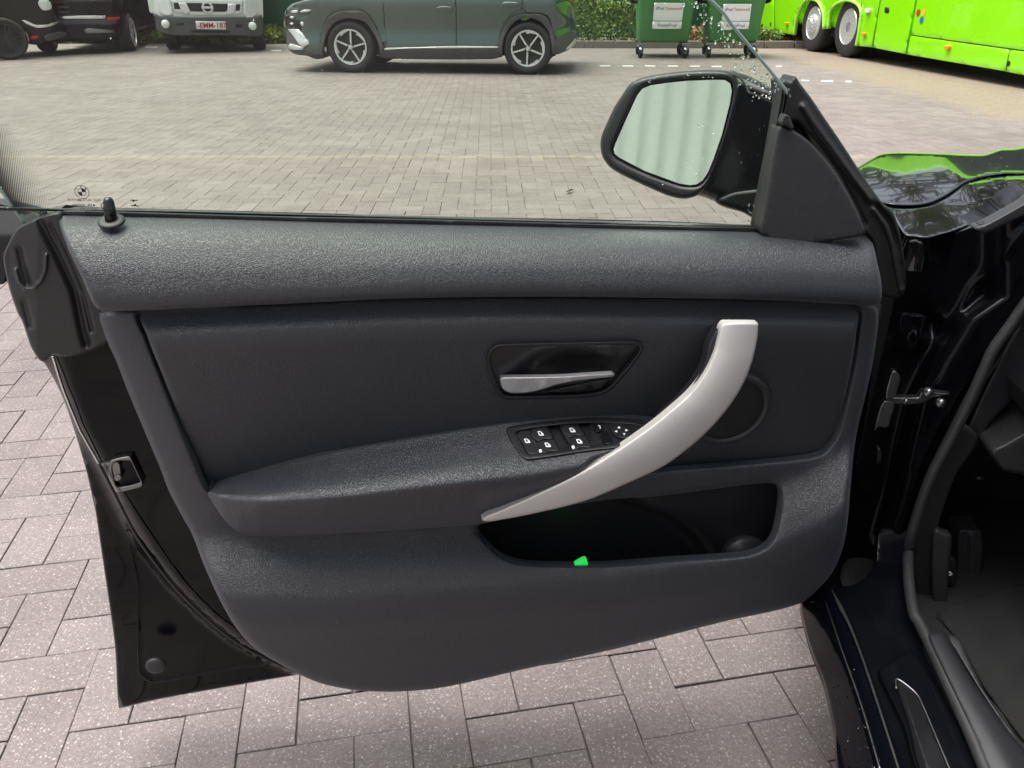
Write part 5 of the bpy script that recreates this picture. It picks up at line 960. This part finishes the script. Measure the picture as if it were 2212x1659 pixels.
# ---- mirror triangle, its seals, the front corner rubber
tri_out = cI([(1328, 505), (1352, 500), (1400, 520), (1470, 556), (1550, 620), (1640, 722), (1720, 830), (1800, 960), (1870, 1095), (1928, 1232), (1922, 1258), (1880, 1268), (1650, 1302), (1450, 1334), (1400, 1335), (1330, 1315), (1205, 1245), (1198, 1225), (1240, 1000), (1300, 640)])
def f_tri(x, y): return .018+.030*np.clip((x-1650)/220, 0, 1)+.000060*(y-280)
fse = cI([(1345, 235), (1350, 186), (1405, 192), (1438, 158), (1470, 200), (1560, 320), (1640, 440), (1770, 630), (1900, 830), (2050, 1040), (2110, 1082), (2150, 1185), (2185, 1350), (2202, 1480), (2206, 1580), (2192, 1660), (2150, 1690), (2060, 1680), (2010, 1640), (2000, 1450), (1970, 1300), (1900, 1200), (1800, 1000), (1700, 830), (1550, 650), (1430, 560), (1380, 500), (1360, 420)])
r1 = cI([(1500, 370), (1560, 470), (1700, 660), (1850, 870), (1960, 1010)]); r2 = cI([(1990, 1080), (2070, 1200), (2115, 1330), (2140, 1480), (2175, 1640)])
def f_fs(x, y): return .006+.020*np.clip((y-180)/380, 0, 1)+ridge(x, y, r1, 7, .010)+ridge(x, y, r2, 6, .008)-ridge(x, y, cI([(2010, 1060), (2100, 1170), (2160, 1350), (2190, 1600)]), 6, .010)-ridge(x, y, cI([(1440, 500), (1560, 640), (1720, 860), (1900, 1180)]), 8, .018)
panel('front_corner_rubber', fse, D, f_fs, M['rubber'], door, r=6, rd=.010, grid=4, skirt=.03)
panel('seal_tip', cI([(1355, 445), (1372, 420), (1400, 432), (1420, 480), (1432, 520), (1410, 525), (1385, 505), (1352, 498), (1345, 475)]), D, flat(.034), M['rubber_grey'], door, r=4, rd=.006, grid=3, skirt=.01)
for top, w_, o, m in (([(1352, 215), (1340, 300), (1320, 420), (1290, 600), (1240, 860), (1195, 1090), (1172, 1235)], 16, .010, 'rubber'), ([(1372, 235), (1360, 320), (1338, 440), (1308, 620), (1258, 880), (1213, 1110), (1192, 1240)], 17, .017, 'gloss'), ([(1394, 245), (1380, 340), (1352, 460), (1325, 620), (1276, 880), (1230, 1110), (1206, 1245)], 14, .020, 'rubber')):
    panel('window_run', cI([(x, y) for x, y in top]+[(x+w_, y) for x, y in reversed(top)]), D, flat(o), M[m], door, r=1.6, rd=.004, grid=5, skirt=.02)
panel('mirror_triangle', tri_out, D, f_tri, M['plastic_grey'], car, r=5, rd=.006, grid=8, skirt=.02)

# ---- wing mirror
mc = D.at(np.array([1455.]), np.array([285.]), -.16)[0]; dv = (mc-CAM)/np.linalg.norm(mc-CAM); rv = np.array([-.42, -.90, .10]); rv /= np.linalg.norm(rv)
MN = rv-dv; MN /= np.linalg.norm(MN); MP = Plane(mc, MN); mirror = None
hs_out = cI([(95, 640), (98, 590), (112, 545), (145, 470), (195, 365), (250, 280), (290, 222), (340, 185), (420, 160), (550, 138), (700, 122), (880, 116), (980, 124), (1100, 150), (1240, 220), (1345, 285), (1370, 420), (1330, 700), (1290, 960), (1230, 1090), (1160, 1138), (1090, 1105), (900, 1030), (770, 985), (700, 1003), (640, 1004), (550, 980), (300, 868), (170, 795), (112, 722)])
def f_hs(x, y):
    q = np.clip((x-cI([(1000, 0)])[0][0])/110, 0, 1.2); return -.045-.012*np.exp(-((x-1430)/160)**2)+.060*q*q
mirror = panel('wing_mirror', hs_out, MP, f_hs, M['satin'], car, r=26, rd=.035, grid=7, skirt=.07, back=True)
rim_out = cI([(95, 645), (98, 590), (112, 545), (145, 470), (195, 365), (250, 280), (290, 222), (340, 185), (420, 160), (550, 138), (700, 122), (880, 117), (980, 128), (1030, 165), (1048, 220), (1040, 320), (1005, 450), (960, 590), (905, 730), (850, 860), (810, 940), (760, 985), (700, 1003), (640, 1004), (550, 980), (300, 868), (170, 795), (112, 722)])
gl_o = cI([(186, 665), (200, 622), (280, 440), (350, 290), (385, 245), (440, 222), (550, 205), (700, 190), (880, 183), (955, 185), (992, 208), (1003, 260), (990, 345), (935, 560), (880, 720), (840, 820), (800, 880), (760, 905), (715, 911), (640, 900), (400, 812), (225, 720), (195, 695)])
gl_h = cI([(172, 665), (188, 615), (268, 432), (338, 280), (375, 232), (435, 208), (550, 191), (700, 176), (880, 169), (960, 171), (1004, 200), (1016, 260), (1002, 348), (947, 565), (892, 727), (850, 830), (808, 893), (765, 920), (715, 925), (635, 914), (395, 826), (215, 735), (182, 705)])
panel('mirror_rim', rim_out, MP, lambda x, y: -.002+.0*x, M['plastic'], mirror, holes=[gl_h], r=9, rd=.012, hole_r=6, grid=5, skirt=.05, hole_skirt=.03)
panel('mirror_glass', gl_o, MP, flat(-.010), M['mirror'], mirror, r=.8, rd=0.0, grid=40, skirt=.004, smooth=False)
panel('mirror_backing', gl_h, MP, flat(-.016), M['dark'], mirror, r=1, rd=.001, grid=40, skirt=.004)
sh = cI([(960, 140), (1040, 160), (1085, 200), (1112, 245), (1125, 272), (1160, 285), (1230, 318), (1310, 360)]); V, F = tube_vf(line_pts(MP, sh, [-.012, .0, .018, .014], 5), .0016, 6); mk('shell_joint', V, F, M['dark'], mirror)
panel('mirror_cap', cI([(990, 122), (1060, 138), (1150, 170), (1250, 224), (1345, 284), (1335, 345), (1305, 356), (1230, 316), (1160, 283), (1128, 268), (1112, 240), (1088, 200), (1045, 160)]), MP, lambda x, y: f_hs(x, y)+.004-.0011*np.clip(215-y+.32*(x-1600), 0, 60), M['paint'], mirror, r=3, rd=.003, grid=5, skirt=.02)
panel('mirror_foot', cI([(890, 1028), (960, 975), (1030, 948), (1110, 938), (1200, 936), (1235, 1000), (1210, 1120), (1162, 1142), (1080, 1102)]), MP, lambda x, y: .012+.0*x, M['satin'], mirror, r=10, rd=.012, grid=6, skirt=.05)

# ---- rain drops on glass, mirror and sill
def drops(name, parent, fn, n, r0, r1, nrm, flat_=.4):
    mb = MB()
    for i in range(n):
        q = fn()
        if q is None: continue
        r_ = r0+(r1-r0)*rng.random()**2.5; V, F = blob_vf(q, r_, nrm, flat_, 10, 4); V[:, 2] += 0; mb.add(V, F)
    mb.out(name, [M['water']], parent, smooth=True, kind='stuff')
band = np.array(cL([(1120, -20), (1300, 40), (1330, 150), (1450, 300), (1560, 420), (1680, 560), (1800, 680), (1900, 760), (2010, 850)]))
def gl_drop():
    t = rng.random()**.75*(len(band)-1); i = min(int(t), len(band)-2); p = band[i]+(band[i+1]-band[i])*(t-i); s = 8+16*t/8; x, y = p[0]+rng.normal(0, s), p[1]+rng.normal(0, s*.8)
    edge = np.interp(y, [0, 59, 122, 185], [1534, 1585, 1638, 1690])
    if x > edge-6: return None
    X, Y = np.array([x]), np.array([y]); return D.at(X, Y, f_gl(X, Y)-.002)[0]
drops('rain_drops', win, gl_drop, 200, .0004, .0022, -DN)
def gl_few():
    x, y = rng.uniform(200, 1640), rng.uniform(0, 480); X, Y = np.array([x]), np.array([y]); return D.at(X, Y, f_gl(X, Y)-.002)[0]
drops('rain_drops', win, gl_few, 26, .0004, .0012, -DN)
def gl_corner():
    x, y = 1622+rng.normal(0, 6), rng.uniform(440, 490); X, Y = np.array([x]), np.array([y]); return D.at(X, Y, f_gl(X, Y)-.002)[0]
drops('rain_drops', win, gl_corner, 22, .0005, .0013, -DN)
def on_mirror(poly, o):
    P = np.array(cI(poly)); lo, hi = P.min(0), P.max(0)
    def fn():
        q = lo+(hi-lo)*rng.random(2)
        if not inside(q[None], P)[0]: return None
        X, Y = q[:1], q[1:]; oo = o(X, Y) if callable(o) else o; return MP.at(X, Y, oo)[0]
    return fn
drops('rain_drops', mirror, on_mirror([(960, 135), (1100, 160), (1330, 290), (1330, 350), (1120, 270), (1080, 300), (1030, 230)], lambda x, y: f_hs(x, y)), 75, .0006, .0019, MN)
drops('rain_drops', mirror, on_mirror([(1030, 350), (1320, 380), (1290, 640), (1180, 950), (900, 900), (970, 600)], lambda x, y: f_hs(x, y)), 60, .0004, .0016, MN)
drops('rain_drops', mirror, on_mirror([(300, 190), (560, 140), (980, 125), (1030, 180), (1000, 170), (560, 175), (380, 220)], -.002), 50, .0004, .0009, MN)
drops('rain_drops', mirror, on_mirror([(110, 700), (300, 850), (640, 980), (760, 960), (640, 930), (400, 850), (190, 740)], -.002), 36, .0004, .0009, MN)
drops('rain_drops', mirror, on_mirror([(750, 420), (960, 420), (900, 640), (780, 880), (640, 870), (700, 600)], -.010), 34, .0005, .0014, MN)

# ================================================================== CAR BODY BEHIND THE DOOR: wing, bonnet, pillar, sill, footwell
PF = Plane(A0, -fwd)                       # hinge pillar face, height counts towards the rear
PS = Plane((0, 0, 0), (0, 0, 1))           # sill and bonnet: height over the ground
M['paint_wet'] = M['paint']
bon_gap = cJ([(830, 705), (950, 722), (1080, 726), (1200, 715), (1300, 690), (1400, 645), (1480, 600), (1560, 540), (1640, 488), (1800, 440), (2000, 410), (2300, 375)])
bon_out = cJ([(400, 420), (590, 322), (700, 255), (790, 206), (850, 194), (1000, 187), (1400, 198), (1700, 208), (1820, 208), (1900, 185), (1980, 156), (2100, 152), (2300, 150)])+[(p[0], p[1]-.9) for p in reversed(bon_gap)]+cJ([(600, 690), (420, 600)])
def f_bon(x, y):
    u = (x-1900)/300.; v = (y-420)/100.
    return .936-.00011*(np.sqrt((y-385)**2+400)+(y-385))+.00006*np.sin(x*.10+y*.06)*np.sin(y*.11-x*.045)+.0028*np.exp(-((x-2085-.5*(y-400))/40)**2)-.0008*np.exp(-((x-1985-.6*(y-400))/40)**2)-.004*u
panel('bonnet', bon_out, PS, f_bon, M['paint'], car, r=5, rd=.004, grid=5, skirt=.03)
wing_out = [(p[0], p[1]+.9) for p in bon_gap]+cJ([(2300, 600), (2212, 640), (2050, 720), (1900, 800), (1700, 900), (1500, 978), (1380, 1010), (1260, 1040), (1150, 1030), (1040, 1012), (1000, 970), (960, 900), (900, 800), (820, 740)])
panel('front_wing', wing_out, PS, lambda x, y: f_bon(x, y)-.003+.00012*np.clip(y-440, 0, 90), M['paint'], car, r=4, rd=.004, grid=5, skirt=.05)
panel('wing_gutter', [(1860, 440), (1910, 436), (1965, 440), (2010, 432), (2050, 412), (2084, 388), (2122, 377), (2240, 365), (2240, 385), (2122, 394), (2084, 405), (2052, 428), (2012, 446), (1965, 455), (1909, 450)], PS, flat(.905), M['dark'], car, r=2, rd=.002, grid=8, skirt=.01)
panel('scuttle_trim', cJ([(1722, 940), (1745, 928), (1850, 890), (2212, 690), (2300, 645), (2300, 790), (2212, 815), (2020, 900), (1835, 985), (1790, 980)]), PF, lambda x, y: .03+.0*x, M['plastic_grey'], car, r=4, rd=.006, grid=5, skirt=.02)
panel('wing_edge', cJ([(1900, 905), (2212, 745), (2300, 700), (2300, 690), (2212, 735), (1960, 860), (1760, 900)]), PF, flat(.02), M['gloss'], car, r=2, rd=.003, grid=5, skirt=.01)
# hinge pillar
pil_out = [(1800, 560), (1880, 470), (1938, 488), (1955, 510), (2004, 517), (2056, 502), (2100, 487), (2144, 466), (2240, 420), (2240, 680), (2180, 760), (2120, 860), (2060, 960), (2010, 1060), (1980, 1160), (1972, 1230), (1985, 1300), (1900, 1320), (1800, 1320), (1780, 1000)]
pe = [(2150, 640), (2075, 690), (2020, 780), (1980, 860), (1955, 960), (1930, 1080), (1905, 1160)]
def f_pil(x, y):
    xl = np.interp(y, [p[1] for p in pe], [p[0] for p in pe]); s = 1/(1+np.exp(-(x-xl)/8.0))
    return -.07+.07*s+ridge(x, y, [(2212, 500), (2100, 620), (2010, 800), (1965, 1000)], 10, .006)-ridge(x, y, [(2200, 690), (2080, 860), (2000, 1020), (1960, 1150)], 9, .014)-.02*np.exp(-((x-2010)/20)**2-((y-700)/30)**2)+.012*np.exp(-((x-1985)/14)**2-((y-730)/16)**2)
pillar = panel('hinge_pillar', pil_out, PF, f_pil, M['satin'], car, r=5, rd=.006, grid=6, skirt=.05)
def pp(name, pts, cv, o, mat, par=pillar, **k):
    a = dict(r=2, rd=.003, grid=4, skirt=.01); a.update(k); fo = o if callable(o) else flat(o); return panel(name, cv(pts), PF, fo, mat, par, **a)
# door check strap and hinge
strap = pp('check_strap', [(1000, 1160), (1150, 1155), (1280, 1150), (1300, 1112), (1360, 1095), (1440, 1110), (1560, 1122), (1560, 1130), (1440, 1146), (1390, 1165), (1330, 1200), (1180, 1217), (1000, 1195)], cF, .025, M['steel'], car)
for pts in ([(1040, 935), (1075, 918), (1120, 975), (1100, 1060), (1060, 1160), (990, 1172)], [(968, 1192), (1050, 1196), (1072, 1228), (1040, 1330), (1010, 1418), (930, 1418), (905, 1455), (886, 1452)]): pp('strap_bracket', pts, cF, .03, M['steel'], strap)
for x, y, r_ in ((1365, 1108, .008), (1475, 1200, .008), (1160, 1190, .005)):
    q = cF([(x, y)])[0]; c = PF.at(np.array([q[0]]), np.array([q[1]]), .026)[0]; V, F = lathe_vf([(.0005, .008), (r_*.5, .008), (r_*.55, .005), (r_*.9, .004), (r_, .001), (r_, -.004)], c, -fwd*.8+np.array([0, 0, .6]), 20); mk('bolt', V, F, M['steel'], strap)
pp('upper_hinge', [(1130, 425), (1250, 430), (1350, 450), (1335, 520), (1290, 655), (1285, 600), (1300, 470), (1240, 450), (1215, 570), (1130, 570)], cF, .015, M['satin'], car)
pp('wire_sleeve', [(920, 190), (945, 195), (955, 260), (940, 330), (918, 330)], cG, .01, M['rubber'], car)
# sill
s_edge = cH([(525, 400), (560, 600), (620, 800), (700, 1000), (780, 1330), (870, 1760)]); s_line = cH([(760, 300), (830, 450), (900, 590), (1000, 850), (1130, 1240), (1300, 1760)])
xs_l = lambda y: np.interp(y, [p[1] for p in s_edge], [p[0] for p in s_edge]); xs_r = lambda y: np.interp(y, [p[1] for p in s_line], [p[0] for p in s_line])
def f_sill(x, y):
    w = np.clip((x-xs_l(y))/np.maximum(xs_r(y)-xs_l(y), 5), 0, 1); return .275+.085*np.sin(w*math.pi/2)-ridge(x, y, cH([(700, 370), (715, 400), (850, 800), (990, 1200), (1140, 1720)]), 2.0, .004)
panel('sill', cH([(560, 330), (640, 250), (740, 250)])+s_line+list(reversed(s_edge)), PS, f_sill, M['sill'], car, r=3, rd=.006, grid=5, skirt=.008)
def f_step(x, y): return .355+.022*np.clip((x-xs_r(y))/60, 0, 1)+.00035*np.clip(1215-y, 0, 200)
seal_l = cG([(1290, 560), (1215, 820), (1165, 1090), (1160, 1350), (1215, 1659)])+cH([(1395, 560), (1490, 800), (1700, 1250), (1900, 1760)])
panel('door_step', cG([(930, 900), (1000, 880), (1150, 880)])+seal_l+list(reversed(s_line))+cG([(700, 1400), (880, 1250), (905, 1120)]), PS, f_step, M['satin'], car, r=3, rd=.004, grid=6, skirt=.03)
V, F = tube_vf(line_pts(PS, cH([(765, 318), (830, 450), (900, 590), (1000, 850), (1130, 1240), (1290, 1740)]), [.362, .366, .364, .362], 6), np.interp(np.linspace(0, 1, 31), [0, .2, .45, 1], [.0012, .0034, .0018, .0016]), 8); mk('lip_seal', V, F, M['rubber_grey'], car)
V, F = tube_vf(line_pts(PS, cH([(715, 400), (850, 800), (990, 1200), (1135, 1700)]), [.350, .352, .352], 6), .0012, 6); mk('sill_joint', V, F, M['steel'], car)
sc_o = cH([(1112, 925), (1125, 905), (1200, 855), (1320, 782), (1365, 775), (1400, 790), (1440, 860), (1600, 1130), (1870, 1760), (1470, 1760), (1300, 1330), (1180, 1080), (1120, 960)])
tr = panel('tread_plate', sc_o, PS, lambda x, y: f_step(x, y)+.012, M['satin'], car, r=5, rd=.006, grid=6, skirt=.014)
in_o = cH([(1243, 1003), (1262, 990), (1330, 1035), (1405, 1105), (1450, 1190), (1560, 1450), (1700, 1780), (1485, 1780), (1340, 1300)])
panel('tread_inlay', in_o, PS, lambda x, y: f_step(x, y)+.0155, M['gloss'], tr, r=2, rd=.003, grid=6, skirt=.006)
V, F = tube_vf(line_pts(PS, cH([(1250, 1060), (1245, 1003), (1262, 990), (1330, 1035), (1405, 1105), (1450, 1190), (1560, 1450), (1690, 1760)]), .394, 4), .0011, 6); mk('tread_trim', V, F, M['steel'], tr)
# weatherstrip round the opening
up_ = cF([(2330, 200), (2212, 350), (2080, 540), (1950, 720), (1850, 930), (1750, 1150), (1600, 1450), (1500, 1640)])+cG([(1410, 400), (1330, 600), (1265, 800), (1222, 950)]); P1 = PF.at(np.array([p[0] for p in up_]), np.array([p[1] for p in up_]), np.linspace(.03, .05, len(up_)))
lo_ = cG([(1195, 1100), (1190, 1250), (1205, 1450), (1245, 1659)])+cH([(1420, 560), (1510, 740), (1600, 940), (1720, 1200), (1840, 1470), (1960, 1760)]); P2 = PS.at(np.array([p[0] for p in lo_]), np.array([p[1] for p in lo_]), np.full(len(lo_), .402))
V, F = tube_vf(smooth_path(np.concatenate([P1, P2]), 5), .0082, 12); mk('door_seal', V, F, M['seal'], car)
# trim inside the seal
pp('kick_panel', [(2330, 330), (2240, 420), (2080, 640), (1900, 1000), (1740, 1350), (1640, 1620), (1760, 1640), (1900, 1400), (2330, 900)], cF, lambda x, y: .0+.0*x, M['plastic'], car, grid=8, r=6, rd=.01)
pp('kick_panel', [(1640, 0), (1480, 330), (1370, 620), (1290, 900), (1250, 1100), (1240, 1350), (1290, 1600), (1350, 1759), (1420, 1759), (1400, 1500), (1400, 1150), (1460, 850), (1600, 450), (1800, 100)], cG, lambda x, y: .02+.0*x, M['carpet'], car, grid=8, r=5, rd=.01)
pp('kick_trim', [(1400, 1000), (1425, 900), (1500, 930), (1570, 960), (1555, 1200), (1535, 1500), (1550, 1659), (1570, 1760), (1440, 1760), (1400, 1500), (1395, 1250)], cG, lambda x, y: .035+.0*x, M['plastic_grey'], car, grid=6, r=7, rd=.012)
pad2 = cH([(1475, 655), (1510, 630), (1570, 622), (1625, 650), (1680, 760), (1850, 1040), (2050, 1320), (2300, 1640), (2300, 1800), (1990, 1800), (1850, 1480), (1700, 1160), (1570, 880)])
panel('sill_trim', pad2, PS, lambda x, y: .405+.010*np.exp(-(poly_d(x, y, cH([(1560, 660), (1750, 1000), (2150, 1700)]))/45)**2), M['plastic'], car, r=9, rd=.012, grid=6, skirt=.05)
pad3 = cH([(1640, 660), (1720, 690), (1790, 830), (1900, 1060), (2150, 1420), (2300, 1600), (2300, 1660), (2050, 1330), (1860, 1050), (1700, 790)])
panel('sill_trim', pad3, PS, lambda x, y: .385+.0*x, M['plastic_grey'], car, r=5, rd=.01, grid=6, skirt=.05)
panel('carpet', cH([(1560, 480), (2400, 380), (2400, 1750), (2200, 1450), (1900, 1040), (1760, 780), (1660, 640)]), PS, lambda x, y: .30+.006*np.sin(x*.05)*np.sin(y*.04), M['carpet'], car, r=6, rd=.006, grid=14, skirt=.02)
ped = cH([(1668, 480), (1690, 250), (1705, 100), (1720, -130), (1800, -140), (1890, -120), (1895, 200), (1895, 540), (1860, 562), (1780, 566), (1680, 545)])
panel('foot_rest', ped, PF, lambda x, y: -.05-ridge(x, y, cH([(1770, -100), (1755, 520)]), 3, .006)+ridge(x, y, cH([(1822, -100), (1815, 530)]), 3, .006), M['plastic_grey'], car, r=5, rd=.008, grid=5, skirt=.04)
rl = pp('bonnet_release', [(1540, 1180), (1600, 1160), (1610, 1250), (1600, 1390), (1545, 1410)], cG, .0, M['plastic'], car, r=3, rd=.006)
pp('release_symbol', [(1545, 1285), (1560, 1280), (1580, 1295), (1582, 1310), (1568, 1318), (1545, 1312), (1560, 1308), (1572, 1304), (1565, 1294), (1545, 1292)], cG, .004, M['white_print'], rl, r=.3, rd=.0002, grid=2, skirt=.001, sharp=True)
pp('dash_end', [(1915, 205), (2000, 165), (2212, 45), (2400, -60), (2400, 520), (2212, 428), (2120, 410), (2030, 390), (1985, 340)], cG, lambda x, y: .06+.0*x, M['plastic_grey'], car, r=7, rd=.015, grid=8, skirt=.2)
pp('socket', [(1780, 455), (1820, 440), (1858, 450), (1855, 465), (1800, 472)], cG, -.02, M['steel'], car, r=1.5)
# footwell walls, dash, roof, seat: what keeps the inside dark
def cbox(name, f0, f1, r0, r1, z0, z1, mat, bev=.02):
    c = A0+fwd*(f0+f1)/2+rgt*(r0+r1)/2+np.array([0, 0, (z0+z1)/2]); V, F = box_vf(c, (r1-r0, f1-f0, z1-z0), [rgt, fwd, (0, 0, 1)], bev); return mk(name, V, F, mat, car, smooth=False)
cbox('bulkhead', .30, .34, .05, 1.6, .15, .92, M['carpet']); cbox('tunnel', -1.6, .3, .62, .95, .28, .62, M['carpet']); cbox('floor_pan', -2.6, .32, .08, 1.5, .22, .29, M['carpet'])
cbox('dashboard', -.16, .3, .22, 1.45, .66, .93, M['plastic'], .05); cbox('wing_wall', .06, .30, -.01, .06, .30, .88, M['dark'], .004)
cbox('seat', -1.45, -.85, .22, .68, .30, .56, M['leather'], .08); cbox('seat_back', -1.62, -1.40, .22, .68, .5, 1.15, M['leather'], .08)
cbox('roof', -2.5, -.55, .30, 1.30, 1.36, 1.39, M['paint'], .012); cbox('rear_body', -3.6, -1.35, .02, 1.55, .25, .92, M['paint'], .1); cbox('far_door', -1.3, .1, 1.52, 1.58, .28, .92, M['plastic'], .02)
V, F = tube_vf(smooth_path([A0+fwd*.12+rgt*.34+np.array([0, 0, .93]), A0-fwd*.25+rgt*.36+np.array([0, 0, 1.18]), A0-fwd*.6+rgt*.36+np.array([0, 0, 1.36])]), .04, 10); mk('front_pillar', V, F, M['paint'], car)
V, F = tube_vf(smooth_path([A0-fwd*1.42+rgt*.12+np.array([0, 0, .5]), A0-fwd*1.45+rgt*.14+np.array([0, 0, .95]), A0-fwd*1.52+rgt*.32+np.array([0, 0, 1.36])]), .05, 10); mk('centre_pillar', V, F, M['paint'], car)
# rain on the sill
P_s = np.array(cH([(560, 450), (640, 380), (760, 480), (900, 800), (1090, 1400), (1130, 1659), (860, 1659), (720, 1000)]))
def sill_drop():
    lo, hi = P_s.min(0), P_s.max(0); q = lo+(hi-lo)*rng.random(2)
    if not inside(q[None], P_s)[0]: return None
    return PS.at(q[:1], q[1:], f_sill(q[:1], q[1:]))[0]
drops('rain_drops', car, sill_drop, 130, .0008, .0028, (-.3, -.1, .95))
def bon_drop():
    q = np.array([rng.uniform(2060, 2212), rng.uniform(330, 480)]); return PS.at(q[:1], q[1:], f_bon(q[:1], q[1:]))[0]
drops('rain_drops', car, bon_drop, 90, .0006, .002, (0, 0, 1))
# the sill runs on rearwards under the seat, below the picture
def run_on(name, sec, mat):
    """cross-section (r, z) of a rail drawn along the car"""
    n = len(sec); V = []
    for f in (-.43, -1.5): V += [A0+fwd*f+rgt*r_+np.array([0, 0, z]) for r_, z in sec]
    mk(name, V, [(i, i+1, n+i+1, n+i) for i in range(n-1)], mat, car)
q0 = PS.at(np.array([cH([(855, 1700)])[0][0], cH([(1270, 1700)])[0][0], cH([(1880, 1700)])[0][0], cH([(2250, 1640)])[0][0]]), np.array([1670., 1670., 1670., 1655.]), np.array([.27, .355, .385, .40]))
rr0 = [float((q-A0) @ rgt) for q in q0]
run_on('sill_rail', [(rr0[0]+.03, .15), (rr0[0], .20), (rr0[0], .262), (rr0[0]+.02, .30), (rr0[1]-.01, .345), (rr0[1], .352)], M['satin']); run_on('step_rail', [(rr0[1], .350), (rr0[1]+.03, .366), (rr0[2], .372)], M['door_paint']); run_on('trim_rail', [(rr0[2], .372), (rr0[2]+.005, .400), (rr0[2]+.02, .408), (rr0[3]-.01, .405), (rr0[3]+.02, .38), (rr0[3]+.05, .28)], M['leather_fine'])
